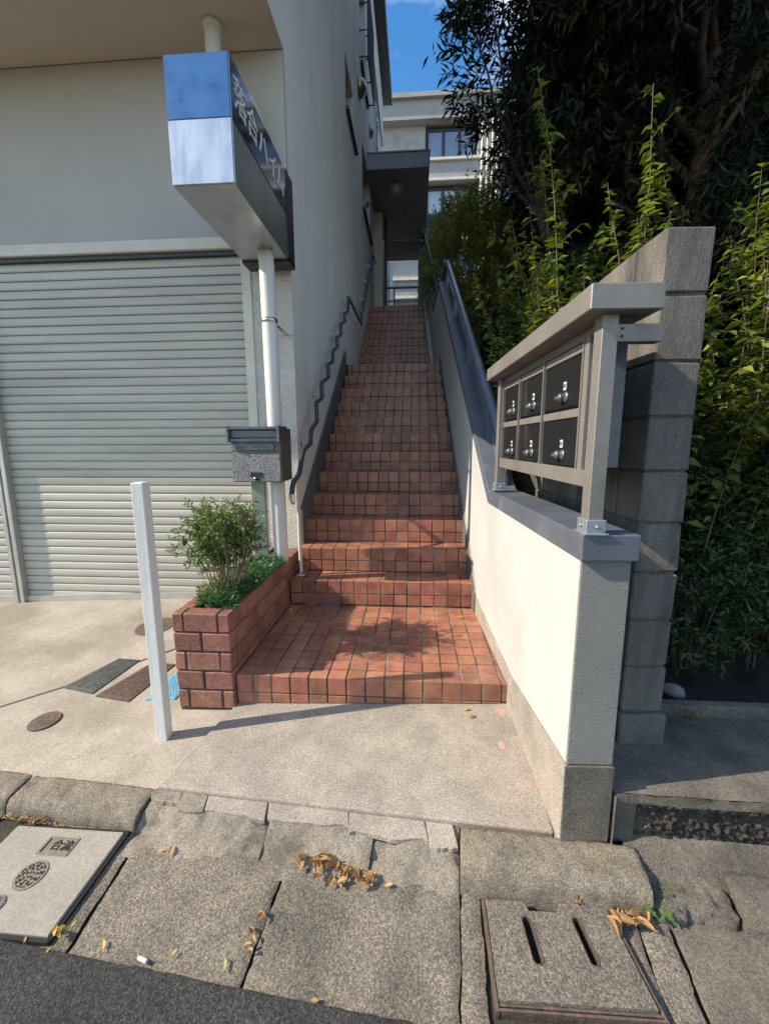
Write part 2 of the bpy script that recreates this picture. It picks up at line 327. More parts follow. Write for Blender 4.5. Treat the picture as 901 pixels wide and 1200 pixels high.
# kerb stones: rough extruded profile in the road frame
PROF_HI = [(0, -.02), (0, .006), (.05, .007), (.100, .004), (.124, -.006), (.138, -.028), (.146, -.11)]
PROF_LO = [(0, -.02), (0, -.006), (.06, -.009), (.088, -.016), (.112, -.038), (.145, -.056), (.19, -.0640), (.235, -.073)]
def kerb(s0, s1, prof, m='kerb', amp=.006, seed=0, top=0, t0=0, chip=0):
    n = int((s1-s0)/.012); k = len(prof); mb = MB()
    # refine the profile
    pr = []
    for i in range(k-1):
        for j in range(4):
            t = j/4; pr.append((prof[i][0]*(1-t)+prof[i+1][0]*t, prof[i][1]*(1-t)+prof[i+1][1]*t))
    pr.append(prof[-1]); k = len(pr); rows = []
    for i in range(n+1):
        s = s0+(s1-s0)*i/n; e = min(i, n-i)/1.
        for t, o in pr:
            nz_ = fbm(s, t, seed+o, 9)*amp*.35+fbm(s, t, seed, 45)*amp*.5
            ends = -.006*(1-min(e, 1)) if o > -.1 else 0
            ch = 0
            if chip: ch = -chip*max(0, noise.noise((s*6, t*9, seed+4))-.15)
            rows.append(RD(s+(0 if e else .0)+nz_*.6, t0+t+nz_*(.9 if t > .02 else .2), o+top+nz_+ends+ch))
    f = [(i*k+j, i*k+j+1, (i+1)*k+j+1, (i+1)*k+j) for i in range(n) for j in range(k-1)]
    mb.add(rows, f, True); mb.add(rows[:k], [tuple(range(k))]); mb.add(rows[-k:], [tuple(range(k))])
    return structure(mb.build('kerb_stone', m))
kerb(-4.2, -2.17, PROF_HI, seed=1); kerb(-2.15, -1.49, PROF_HI, seed=11, amp=.009, chip=.05)
kerb(-1.475, -.822, PROF_HI, seed=2, amp=.007, chip=.02)
kerb(-.815, -.243, PROF_LO, 'kerblow', seed=3, amp=.007, chip=.06)
kerb(-.237, .20, PROF_LO, 'kerblow', seed=4, amp=.007, chip=.05); kerb(.203, .535, PROF_LO, 'kerblow', seed=5, amp=.006, chip=.07)
kerb(.540, 1.165, [(a*1.08, b+.030) for a, b in PROF_HI], seed=6, amp=.008, chip=.02, t0=.035)
kerb(1.175, 1.42, [(a*1.0, b-.02) for a, b in PROF_HI], 'oldshadecon', seed=17, amp=.02, chip=.14, t0=.05)
kerb(1.435, 2.6, PROF_HI, 'oldshadecon', seed=8, amp=.006, t0=.06)  # these two end stones take the dark mix as painted shade
for k_, (sa, sb, tb) in enumerate(((-.812, -.668, .05), (-.664, -.540, .075), (-.536, -.258, .066), (-.252, .10, .066), (.104, .42, .080), (.425, .532, .095))):
    o_ = []
    for s_ in np.linspace(sa, sb, 14): o_.append((s_-.02+(.03*noise.noise((sa*9, 0, 1)) if s_ == sa else 0)+(.03*noise.noise((sb*9, 0, 1)) if s_ == sb else 0), -.002))
    for s_ in np.linspace(sb, sa, 14): o_.append((s_+.004*noise.noise((s_*30, 1, k_)), tb+.030*noise.noise((s_*9, 3, k_))+.008*noise.noise((s_*50, 3, k_))))
    mb = MB(); n = len(o_); mb.add([RD(a, b, .002-.05*max(0, b-.03)) for a, b in o_]+[RD(a, b, -.02) for a, b in o_], [tuple(range(n))]+[(i, (i+1) % n, (i+1) % n+n, i+n) for i in range(n)])
    structure(mb.build('kerb_topping', 'kerblow' if k_ < 2 else 'slab', bevel=.003))
# mortar under-strip so that the gaps have a bottom
mb = MB(); mb.grid(lambda u, v: RD(-5+10*u, -.03+.66*v, -.088+.004*fbm(u*40, v*3)-(.0 if v > .2 else .0)), 220, 14); structure(mb.build('gutter_bed', 'bed'))
# patches of pale mortar on the kerb face
def blob(name, pts, m, zoff, zf=None, seed=0):
    mb = MB(); n = 22; cx = sum(p[0] for p in pts)/len(pts)
    return None
# gutter slabs
def gslab(s0, s1, t0, t1, seed, m='gutter', top=-.066, skew0=0, skew1=0):
    mb = MB(); nu = int((s1-s0)/.018); nv = int((t1-t0)/.018)
    def f(u, v):
        s = s0+(s1-s0)*u+(skew0*(1-u)+skew1*u)*v; t = t0+(t1-t0)*v
        e = min(u*nu, (1-u)*nu, v*nv if t0 > .16 else 9, 9)
        d = -.008 if e < .5 else 0
        ja = (.008*noise.noise((s*9, t*9, seed))+.004*noise.noise((s*40, t*40, seed))) if e < .5 else 0
        return RD(s+ja, t+ja, top+d+.0035*fbm(s, t, seed, 7)-.012*max(0, .35-v)*0)
    mb.grid(f, nu, nv)
    return structure(mb.build('gutter', m))
gslab(-3.6, -1.50, .10, .62, 1); gslab(-.772, -.121, .17, .62, 2, skew0=.05); gslab(-.116, .540, .17, .62, 3, skew0=.005)
gslab(-1.50, -.80, .10, .155, 4, top=-.074); gslab(-.86, -.79, .155, .62, 5, top=-.07, skew1=.05)
gslab(-1.50, -.86, .575, .62, 6, top=-.07)
gslab(.545, .600, .15, .64, 7, 'gutter', skew1=.03); gslab(1.032, 1.110, .17, .64, 27, 'gutter', skew0=.078); gslab(.60, 1.1, .535, .66, 28, 'gutter'); gslab(.592, 1.1, .10, .185, 8, 'gutter', -.074); gslab(1.116, 1.21, .1, .64, 18, 'gutter', -.07)
gslab(1.218, 1.62, .10, .64, 9, 'oldshadecon'); gslab(1.63, 2.4, .10, .62, 10, 'oldshadecon')  # darker concrete stands in for shade over the right end of the gutter

# utility cover on the left: concrete panel with three inserts
def cover_frame(ox, oy, ang, off=0):
    ca, sa = math.cos(ang), math.sin(ang)
    def f(x, y, z):
        X = ox+x*ca-y*sa; Y = oy+x*sa+y*ca; return (X, Y, G(X, Y)+off+z)
    return f
A = cover_frame(-1.262, -.716, -.035, -.058)     # origin at the back right corner, x to the left is negative
t = thing('utility_cover', A(-.2, -.17, 0), 'large pale concrete utility cover in the gutter with three iron inserts', 'utility cover')
mb = MB(A); mb.cbox(-.50, 0, -.365, 0, -.05, .008, .004); mb.build('panel', 'lid', t)
mb = MB(A); mb.box(-.515, .014, -.379, -.367, -.05, .0); mb.box(.003, .014, -.379, .01, -.05, .0); mb.box(-.515, .014, .003, .012, -.05, .0); mb.build('frame', 'hole', t)
mb = MB(A); mb.cbox(-.305, -.165, -.115, -.04, .004, .0115, .002); ins = mb.build('square_insert', 'cast', t)
mb = MB(A); mb.box(-.292, -.286, -.106, -.05, .0115, .0135); mb.build('bar_mark', 'hole', ins)
def disc(A, cx, cy, r, z, sx=1):
    mb = MB(A); n = 40
    mb.add([(cx+r*sx*math.cos(2*math.pi*k/n), cy+r*math.sin(2*math.pi*k/n), z) for k in range(n)]+[(cx+r*sx*math.cos(2*math.pi*k/n), cy+r*math.sin(2*math.pi*k/n), z-.01) for k in range(n)],
           [tuple(range(n))]+[(k, (k+1) % n, (k+1) % n+n, k+n) for k in range(n)]); return mb
mb = disc(A, -.245, -.19, .055, .0115); ri = mb.build('round_insert', 'cast', t)
mb = MB(A)
def ringseg(mb, cx, cy, r0, r1, a0, a1, z0, z1, n=10):
    for i in range(n):
        b0 = a0+(a1-a0)*i/n; b1 = a0+(a1-a0)*(i+1)/n
        P = lambda r, a, z: (cx+r*math.cos(a), cy+r*math.sin(a), z)
        mb.add([P(r0, b0, z0), P(r1, b0, z0), P(r1, b1, z0), P(r0, b1, z0), P(r0, b0, z1), P(r1, b0, z1), P(r1, b1, z1), P(r0, b1, z1)], [(4, 5, 6, 7), (0, 1, 5, 4), (1, 2, 6, 5), (2, 3, 7, 6), (3, 0, 4, 7)])
for r0, r1, k, d in ((.043, .0455, 12, .36), (.031, .036, 9, .3), (.019, .024, 7, .4), (.008, .012, 4, .9)):
    for i in range(k): ringseg(mb, -.245, -.19, r0, r1, 2*math.pi*i/k+r0*50, 2*math.pi*i/k+r0*50+d, .0115, .0135, 4)
for i in range(10):
    a = 2*math.pi*i/10+.2; ringseg(mb, -.245, -.19, .025, .042, a, a+.07, .0115, .0135, 1)
mb.build('pattern', 'hole', ri)
mb = disc(A, -.285, -.295, .034, .0115); r3 = mb.build('keyhole_insert', 'darkiron', t)
mb = MB(A); mb.box(-.288, -.282, -.318, -.272, .0115, .0132); mb.box(-.292, -.278, -.302, -.288, .0115, .0132); mb.build('keyhole', 'hole', r3)
INS_A = (A, t, ins)

# slotted drain lid on the right
B = cover_frame(.195, -.90, -.012, -.060)
t = thing('drain_lid', B(.25, -.15, 0), 'slotted aggregate drain lid in a rusty steel frame with two long slots', 'drain lid')
def rrect_slot(cx, cy, w, h, ang, n=8):
    o = []
    for k in range(2*n):
        a = math.pi*k/(n-1) if k < n else math.pi+math.pi*(k-n)/(n-1)
        x = w/2*math.cos(a); y = (h/2-w/2)*(1 if k < n else -1)+w/2*math.sin(a)
        o.append((cx+x*math.cos(ang)-y*math.sin(ang), cy+x*math.sin(ang)+y*math.cos(ang)))
    return o
import bmesh
def plate_with_holes(xf, outer, holes, z0, z1):
    bm = bmesh.new(); loops = []
    for lp in [outer]+holes:
        vs = [bm.verts.new((x, y, z1)) for x, y in lp]; loops.append(vs)
        for i in range(len(vs)): bm.edges.new((vs[i], vs[(i+1) % len(vs)]))
    bmesh.ops.triangle_fill(bm, use_beauty=True, edges=bm.edges[:])
    mb = MB(xf); bm.verts.index_update()
    mb.add([tuple(v.co) for v in bm.verts], [tuple(v.index for v in f.verts) for f in bm.faces]); bm.free()
    for lp in [outer]+holes:
        n = len(lp); mb.add([(x, y, z1) for x, y in lp]+[(x, y, z0) for x, y in lp], [(i, (i+1) % n, (i+1) % n+n, i+n) for i in range(n)])
    return mb
H = [rrect_slot(.135, -.13, .026, .125, .10), rrect_slot(.30, -.125, .024, .125, .16)]
out = [(.006, -.278), (.006, -.022), (.13, -.022), (.145, -.05), (.235, -.05), (.25, -.022), (.40, -.02), (.442, -.278)]
mb = plate_with_holes(B, out, H, -.05, .012); mb.build('lid', 'grate', t)
mb = MB(B); mb.box(-.006, .003, -.30, -.01, -.06, .006); mb.box(-.006, .455, -.287, -.281, -.06, .003); mb.box(-.006, .455, -.298, -.292, -.06, .005)
mb.prism([(.405, -.02), (.413, -.02), (.458, -.303), (.449, -.280)], 0, 'z', -.05, .008); mb.build('steel_frame', 'rusty', t)
for lp in H:
    cx = sum(p[0] for p in lp)/len(lp); cy = sum(p[1] for p in lp)/len(lp); mb = MB(B); n = len(lp)
    o2 = [(cx+(x-cx)*1.22, cy+(y-cy)*1.05) for x, y in lp]
    mb.add([(x, y, .0135) for x, y in lp]+[(x, y, .0145) for x, y in o2]+[(x, y, -.05) for x, y in lp]+[(x, y, .012) for x, y in o2], [(i, (i+1) % n, (i+1) % n+n, i+n) for i in range(n)]+[(i+2*n, (i+1) % n+2*n, (i+1) % n, i) for i in range(n)]+[(i+n, (i+1) % n+n, (i+1) % n+3*n, i+3*n) for i in range(n)])
    mb.build('slot_rim', 'rusty', t)
mb = MB(B); mb.box(-.01, .45, -.30, .0, -.12, -.085); mb.build('pit', 'hole', t)

# small covers on the apron
def rect_cover(c4, m, label, pat):
    # c4 corners: back-left, back-right, front-right, front-left in x,y
    P = lambda u, v, z: (lambda x, y: (x, y, G(x, y)+z))(*[(c4[0][i]*(1-u)+c4[1][i]*u)*(1-v)+(c4[3][i]*(1-u)+c4[2][i]*u)*v for i in (0, 1)])
    cx, cy = [sum(p[i] for p in c4)/4 for i in (0, 1)]
    t = thing('meter_cover', (cx, cy, G(cx, cy)), label, 'meter cover', 'small rectangular covers in the apron')
    mb = MB(P); mb.box(0, 1, 0, 1, -.02, .004); mb.build('frame', m, t)
    mb = MB(P); mb.cbox(.06, .94, .03, .97, .0, .006, .001)
    nu, nv = 9, 20
    for i in range(nu):
        for j in range(nv):
            u = .09+.82*i/(nu-.5)+(.04 if j % 2 else 0); v = .05+.9*j/nv
            if u < .9: mb.box(u, u+.05, v, v+.022, .006, .0095)
    mb.build('lid', m, t); return t
rect_cover([(-2.15, .50), (-2.0, .49), (-2.055, .13), (-2.31, .19)][0:0] or [(-2.165, .505), (-1.995, .485), (-2.06, .115), (-2.305, .175)], 'darkiron', 'grey patterned rectangular cover flush in the apron, farthest from the planter', 1)
rect_cover([(-1.88, .45), (-1.70, .43), (-1.77, .04), (-2.02, .09)], 'rusty', 'rusty brown patterned rectangular cover between the grey and the blue ones', 2)
rect_cover([(-1.63, .40), (-1.47, .38), (-1.49, .06), (-1.67, .055)], 'bluelid', 'bright blue rectangular cover beside the brick planter', 3)
def round_cover(cx, cy, r, m, label):
    A = cover_frame(cx, cy, 0); t = thing('valve_cover', (cx, cy, G(cx, cy)), label, 'valve cover')
    disc(A, 0, 0, r, .005).build('rim', m, t)
    mb = MB(A); ringseg(mb, 0, 0, r*.72, r*.80, 0, 6.283, .004, .0048, 32); gr = mb.build('groove', 'hole', t)
    o = disc(A, 0, 0, r*.66, .0065); l_ = o.build('lid', m, t)
    mb = MB(A)
    for i in range(7):
        for j in range(3): 
            if R.random() < .8: mb.box(-r*.45+i*r*.13, -r*.45+i*r*.13+r*.08, -r*.3+j*r*.25, -r*.3+j*r*.25+r*.07, .0065, .009)
    mb.build('relief', m, l_); return t
round_cover(-2.155, -.13, .078, 'rusty', 'small round rusty valve cover alone on the pavement near the kerb')
round_cover(-2.19, .98, .15, 'rusty', 'round rusty cover half behind the white post near the shutter')

# ------------------------------------------------------------ tiled stairs
T = .108
XJ = [i*T for i in range(-12, 8)]
def frust(mb, o, e1, e2, n, w, h, dep=.007, c=.0022):
    # tile whose outer face sits at origin o, spans e1*w, e2*h, normal n
    o = Vector(o); e1 = Vector(e1); e2 = Vector(e2); n = Vector(n)
    j = U(-.0007, .0007); o = o+n*j
    a = [o-n*dep, o-n*dep+e1*w, o-n*dep+e1*w+e2*h, o-n*dep+e2*h]
    b_ = [o-n*c*.8, o-n*c*.8+e1*w, o-n*c*.8+e1*w+e2*h, o-n*c*.8+e2*h]
    d = [o+e1*c+e2*c, o+e1*(w-c)+e2*c, o+e1*(w-c)+e2*(h-c), o+e1*c+e2*(h-c)]
    mb.add(a+b_+d, [(8, 9, 10, 11)]+[(i, (i+1) % 4, (i+1) % 4+4, i+4) for i in range(4)]+[(i+4, (i+1) % 4+4, (i+1) % 4+8, i+8) for i in range(4)])
def cells(x0, x1):
    c = [x0]+[x for x in XJ if x0+.012 < x < x1-.012]+[x1]; return list(zip(c[:-1], c[1:]))
g = .0046
def tread(mb, x0f, x1f, x0b, x1b, y0, y1, z, rows):
    ys = [y0]
    for r in rows: ys.append(ys[-1]+r)
    ys[-1] = y1
    for j in range(len(ys)-1):
        f_ = (ys[j]-y0)/(y1-y0) if y1 > y0 else 0
        xa = x0f+(x0b-x0f)*f_; xb = x1f+(x1b-x1f)*f_
        for a, b in cells(xa, xb):
            h = ys[j+1]-ys[j]-(g*2 if j else g)
            if b-a > .02 and h > .01: frust(mb, (a+g, ys[j]+(g if j else 0), z), (1, 0, 0), (0, 1, 0), (0, 0, 1), b-a-2*g, h)
def riser(mb, x0, x1, y, z0, z1):
    zt = z1; rows = []
    while zt-z0 > .012:
        h = min(T if rows else T, zt-z0); rows.append((zt-h, h)); zt -= h
    for i, (zz, h) in enumerate(rows):
        for a, b in cells(x0, x1):
            if b-a > .02: frust(mb, (a+g, y, zz+g), (1, 0, 0), (0, 0, 1), (0, -1, 0), b-a-2*g, h-g*(1 if i == 0 else 2))
TH = .275; RS = .2027; NY = 1.089
st = thing('staircase', (-.3, 0, -.17), 'long outdoor staircase of red terracotta tiles climbing between two walls', 'staircase')
# landing
mb = MB(); mb.mi = 0
tread(mb, -1.069, .476, -1.069, .43, 0, NY-.02, 0, [.097]+[T]*9)
for a, b in cells(-1.069, .476):
    zb = G((a+b)/2, 0)+.018
    for zz, h in ((-.108, .108), (zb, -.108-zb)):
        if h > .012: frust(mb, (a+g, 0, zz+g), (1, 0, 0), (0, 0, 1), (0, -1, 0), b-a-2*g, h-g*1.5)
mb.mi = 1; mb.add([(-1.07, .005, -.4), (.475, .005, -.4), (.43, NY, -.4), (-1.07, NY, -.4), (-1.07, .005, -.0035), (.475, .005, -.0035), (.43, NY, -.0035), (-1.07, NY, -.0035)], [(4, 5, 6, 7), (0, 1, 5, 4), (1, 2, 6, 5), (3, 0, 4, 7)])
mb.build('landing', ['tile', 'grout'], st)
XL = [-1.069, -1.066, -1.064, -1.062, -1.055, -1.05, -1.047, -1.046, -1.046, -1.046, -1.04, -1.035]
XR = [.425, .405, .391, .379, .371, .361, .351, .344, .336, .318, .305, .295]
def step(k, x0, x1, y, z, depth, nx1=None):
    mb = MB(); mb.mi = 0
    ynext = y+depth
    rows = [.062, .106, depth-.168] if depth < .4 else [.062]+[T]*int((depth-.062)/T)+[(depth-.062) % T]
    tread(mb, x0, x1, x0, (nx1 or x1), y, ynext-.004, z, rows)
    riser(mb, x0, x1, y, z-RS, z)
    mb.mi = 1; b = nx1 or x1
    mb.add([(x0, y+.004, z-RS-.05), (x1, y+.004, z-RS-.05), (b, ynext+.02, z-RS-.05), (x0, ynext+.02, z-RS-.05), (x0, y+.004, z-.0035), (x1, y+.004, z-.0035), (b, ynext+.02, z-.0035), (x0, ynext+.02, z-.0035)], [(4, 5, 6, 7), (0, 1, 5, 4), (1, 2, 6, 5), (3, 0, 4, 7)])
    mb.build('step', ['tile', 'grout'], st)
for k in range(12):
    step(k, XL[k], XR[k], NY+TH*k, RS*(k+1), TH if k < 11 else 5.42-(NY+TH*11), XR[k+1] if k < 11 else .2)
for k in range(9):
    step(k+12, -1.077, .195-.013*k, 5.42+.27*k, RS*(13+k), .27 if k < 8 else 1.9)

# ------------------------------------------------------------ right-hand wall frame
th = math.atan(.04); O = (.5, -.76)
ct, sn = math.cos(th), math.sin(th)
def WF(a, b, z): return (O[0]+a*ct-b*sn, O[1]+a*sn+b*ct, z)
def slopes(l, b):
    for (b0, z0), (b1, z1) in zip(l[:-1], l[1:]):
        if b <= b1: return z0+(z1-z0)*(b-b0)/(b1-b0)
    return l[-1][1]
rw = thing('stair_wall', WF(.08, 0, -.18), 'white rendered wall stepping up the right side of the stairs, coarse dirty-grey end face', 'wall')
TOP = [(0, .925), (1.42, .915), (5.30, 3.573), (6.50, 3.60), (12.6, 7.6)]
mb = MB(WF); pts = [(b, z) for b, z in TOP]+[(12.6, -.1), (0, -.1)]
mb.add([(0, b, z) for b, z in pts]+[(.16, b, z) for b, z in pts], [tuple(range(len(pts))), tuple(range(2*len(pts)-1, len(pts)-1, -1))]+[(i, (i+1) % len(pts), (i+1) % len(pts)+len(pts), i+len(pts)) for i in range(len(pts)) if i != len(pts)-1])
mb.build('render_face', 'white', rw)
mb = MB(WF); mb.box(-.001, .161, -.012, 0, .163, .925); mb.build('end_face', 'whiterough', rw, .003)
# concrete base
BS = [(-.016, .163), (.30, .125), (.712, .075), (1.25, .10), (1.75, .135)]
bt = BS+[(b, .12+.737*(b-1.75)+.08) for b in (1.85, 4.9)]+[(5.0, 2.58), (5.02, 2.44), (6.15, 2.44), (6.15, -.3), (-.016, -.3)]
mb = MB(WF); n = len(bt)
mb.add([(-.009, b, z) for b, z in bt]+[(.0, b, z) for b, z in bt], [tuple(range(n))]+[(i, (i+1) % n, (i+1) % n+n, i+n) for i in range(n)])
mb.build('concrete_base', 'slab', rw, .003)
mb = MB(WF); mb.box(-.0085, .166, -.020, .01, -.32, .160); mb.box(.158, .166, -.01, .3, -.32, .160); mb.build('base_end', 'oldshadecon', rw, .003)  # shade put in as darker concrete; the lit left side stays slab-coloured
mb = MB(WF)
for (b0, z0), (b1, z1) in (((1.75, .14), (4.93, 2.56)),):
    mb.prism([(b0, z0-.6), (b0, z0), (b1, z1), (b1, z1-.6)], 0, 'x', -.02, -.0095)
# second flight is a little narrower: fill between wall and tiles
mb.build('skirting', 'skirt', rw)
mb = MB(); mb.add([(x_, y_, z_) for x_, y_ in ((.305, 5.40), (.20, 5.42), (.09, 7.7), (.09, 9.5), (.24, 9.5)) for z_ in (2.3, 3.35)] , [(0, 2, 3, 1)]); mb.v = []; mb.f = []; mb.m = []; mb.sm = []
P_ = [(.26, 5.42, 2.43, 2.66), (.17, 7.6, 4.1, 4.36), (.13, 9.5, 4.1, 4.36)]
for (xa, ya, za, zc_), (xb, yb_, zd, ze) in zip(P_[:-1], P_[1:]):
    xi = .197 if ya < 6 else .092; xj = .092
    mb.add([(xi, ya, za-.5), (xi, ya, zc_), (xj, yb_, ze), (xj, yb_, zd-.5), (xa, ya, za-.5), (xa, ya, zc_), (xb, yb_, ze), (xb, yb_, zd-.5)], [(0, 1, 2, 3), (1, 5, 6, 2), (0, 4, 5, 1)])
mb.build('upper_plinth', 'white', rw)
def coping(mb, a0, a1, l, h, drop=0):
    n = len(l); P = [(b, z) for b, z in l]; Q = [(b, z+h) for b, z in l]
    for i in range(n-1):
        v = [(a0, *P[i]), (a1, *P[i]), (a1, *P[i+1]), (a0, *P[i+1]), (a0, *Q[i]), (a1, *Q[i]), (a1, *Q[i+1]), (a0, *Q[i+1])]
        mb.add(v, [(0, 3, 2, 1), (4, 5, 6, 7), (1, 2, 6, 5), (3, 0, 4, 7)]+([(0, 1, 5, 4)] if i == 0 else [])+([(2, 3, 7, 6)] if i == n-2 else []))
mb = MB(WF); coping(mb, -.012, .175, [(-.03, .925)]+[(b, z+.0) for b, z in TOP[1:]], .088); mb.build('coping', 'coping', rw, .004)
# guard rail on the sloping part
RL = [(1.36, 1.10), (1.37, 1.2), (1.42, 1.275), (1.6, 1.41), (4.9, 3.71), (5.12, 3.845), (5.22, 3.86), (6.36, 3.86), (6.46, 3.89), (12.4, 7.8)]
gr = []
mb = MB(WF); mb.tube([(.085, b, z) for b, z in RL], .034, 12); rl = mb.build('guard_rail', 'guard', rw)
mb = MB(WF)
for b in (1.9, 3.0, 4.1, 5.0): mb.box(.07, .10, b-.015, b+.015, slopes(TOP, b)+.05, slopes(RL, b)-.015)
for b in (6.6, 7.9, 9.2, 10.5, 11.8): mb.box(.07, .10, b-.015, b+.015, slopes(TOP, b)+.05, slopes(RL, b)-.015)
mb.build('rail_support', 'guard', rl)
# sloped steel apron plate under the rail (broad slate board)
mb = MB(WF); 
for (b0, b1) in ((1.45, 5.2), (6.5, 12.4)):
    P = [(b0, slopes(TOP, b0)+.085), (b1, slopes(TOP, b1)+.085), (b1, slopes(TOP, b1)+.20), (b0, slopes(TOP, b0)+.20)]
    mb.prism(P, 0, 'x', .10, .125)
mb.build('kick_board', 'coping', rw, .003)

# ------------------------------------------------------------ letterbox rack
rk = thing('letterbox_rack', WF(.05, .6, 1.013), 'bronze-grey metal rack of six dark letterboxes standing on the white wall', 'letterbox rack')
for b in (-.022, 1.262):
    mb = MB(WF); mb.cbox(.004, .052, b, b+.056, 1.02, 1.70, .002); ps = mb.build('post', 'rack', rk)
    mb = MB(WF); mb.cbox(-.004, .060, b-.008, b+.064, 1.014, 1.062, .002); mb.cbox(-.012, .068, b-.016, b+.072, 1.0135, 1.019, .001)
    for z in (1.04,): mb.lathe((.03, b-.009, z), [(.006, 0), (.006, -.005), (.003, -.007)], 8, 'y'); mb.lathe((-.004, b+.028, z), [(.006, 0), (.006, -.005), (.003, -.007)], 8, 'x')
    mb.build('foot_bracket', 'zinc', ps)
mb = MB(WF); mb.cbox(-.055, .155, -.067, 1.375, 1.690, 1.762, .003); mb.build('roof', 'rack', rk)
mb = MB(WF); mb.cbox(.053, .19, -.012, .028, 1.612, 1.664, .002); br = mb.build('bracket_arm', 'rack', rk)
mb = MB(WF)
for a, z in ((.068, 1.628), (.068, 1.650)): mb.lathe((a, -.012, z), [(.004, 0), (.004, -.003), (.002, -.004)], 8, 'y')
mb.build('screw', 'black', br)
mb = MB(WF); mb.cbox(.0545, .150, .105, 1.25, 1.222, 1.655, .002); mb.build('back_and_sides', 'rackside', rk)
cols = [(.152, .535), (.545, .905), (.915, 1.245)]
mb = MB(WF)
mb.cbox(.018, .06, .036, 1.258, 1.160, 1.216, .002)
mb.box(.03, .055, .04, 1.258, 1.655, 1.688)
for b in (.145, .54, .91, 1.25): mb.box(.020, .034, b-.005, b+.005, 1.216, 1.66)
mb.box(.020, .04, .036, .05, 1.216, 1.66); mb.box(.022, .032, .10, .136, 1.216, 1.66)
mb.build('front_frame', 'rack', rk)
door_labels = {}
for ci, (b0, b1) in enumerate(cols):
    for ri_, (z0, z1) in enumerate(((1.222, 1.432), (1.442, 1.652))):
        mb = MB(WF); mb.cbox(.034, .05, b0+.002, b1-.002, z0, z1-.034, .002); d = mb.build('letterbox_door', 'rackdoor', rk)
        mb = MB(WF); mb.cbox(.028, .045, b0+.002, b1-.002, z1-.032, z1-.002, .002); mb.build('slot_flap', 'rack', d)
        bc = (b0+b1)/2-.02; zc = z0+.040
        mb = MB(WF); mb.lathe((.034, bc-.022, zc), [(.022, 0), (.020, -.006), (.012, -.008)], 16, 'x'); mb.lathe((.034, bc, zc), [(.016, 0), (.016, -.02), (.013, -.024)], 16, 'x'); mb.cbox(.006, .016, bc-.006, bc+.03, zc-.007, zc+.007, .002); mb.build('dial_lock', 'lock', d)
        mb = MB(WF); mb.box(.0325, .034, bc-.016, bc+.010, zc+.028, zc+.058); pl = mb.build('number_plate', 'plate', d)
        mb = MB(WF)
        for i in range(3): mb.box(.0318, .0325, bc-.011+i*.0068, bc-.0072+i*.0068, zc+.036, zc+.051)
        mb.build('faded_digits', 'black', pl)

# ------------------------------------------------------------ block wall
mb = MB(WF); mb.box(.330, .482, .26, 7.9, .0, 2.045); bwc = None
bw = thing('block_wall', WF(.4, .25, .03), 'tall weathered concrete block wall end rising behind the letterboxes', 'wall')
mb.build('joint_core', 'oldshadecon', bw)
mb = MB(WF); z = .195
zs = [.195+.2*i for i in range(9)]+[2.05]
zs = [.195, .40, .60, .80, 1.0, 1.2, 1.40, 1.6, 1.83, 2.05]
for i in range(len(zs)-1):
    b = .25; first = True
    while b < 7.9:
        ln = (.39 if (i % 2 or not first) else .19); b1 = min(b+ln, 7.9)
        mb.cbox(.322, .490, b, b1-.007, zs[i]+.005, zs[i+1]-.005 if i < len(zs)-2 else zs[i+1], .005, .0025); b = b1; first = False
mb.build('blocks', 'block', bw)
mb = MB(WF); mb.cbox(.315, .505, .235, 1.2, .0, .19, .008, .004); mb.build('footing_block', 'block', bw)

# retaining wall right
rtw = thing('retaining_wall', WF(.6, 0, -.15), 'low old concrete retaining wall with a rough split-stone face and smooth ledge on top', 'retaining wall')
mb = MB()
def rtop(u, v):
    x = .677+2.6*u; y = -.765+.0*u-.02*u*2.6+.44*v+.1*v*u
    e = 1 if v < .5/10 else 0
    return (x, y, .060+.004*fbm(x, y, 1, 9)-(.007 if e else 0))
mb.grid(rtop, 130, 24)
def rfront(u, v):
    x = .677+2.6*u; y = -.765-.02*u*2.6+.004*fbm(x, v*.06, 5, 18)
    return (x, y-.004, .054-.040*v+.003*fbm(x, v, 2, 9))
mb.grid(rfront, 200, 6)
mb.box(.677, .68, -.78, -.35, -.3, .045)
mb.build('ledge', 'oldshadecon', rtw)
mb = MB()
def rface(u, v):
    x = .76+2.5*u; z = .012-.160*v
    e = min(u*60, v*6, (1-v)*6, 1)
    d = (.017*abs(fbm(x, z, 3, 26))+.014*fbm(x, z, 8, 60))*e
    return (x, -.745-.02*u*2.5-d, z)
mb.grid(rface, 420, 30); mb.build('split_face', 'rockface', rtw)
mb = MB(); mb.cbox(.679, .762, -.762, -.5, -.16, .012, .006, .002); mb.build('end_stone', 'oldshadecon', rtw)
mb = MB()
def rfoot(u, v):
    pr = [(-.74, -.135), (-.775, -.152), (-.822, -.158), (-.835, -.17), (-.848, -.185), (-.875, -.19), (-.882, -.24)]
    i = min(int(v*6), 5); t_ = v*6-i; x = .72+2.5*u
    y = pr[i][0]*(1-t_)+pr[i+1][0]*t_; z = pr[i][1]*(1-t_)+pr[i+1][1]*t_
    nn = .004*fbm(x, y+z, 4, 14)+(.010*min(0, fbm(x, y, 6, 5)) if v > .15 else 0)
    return (x, y-.045*u*2.5-nn, z+nn+.01*u)
mb.grid(rfoot, 150, 18); mb.build('footing', 'oldshadecon', rtw)
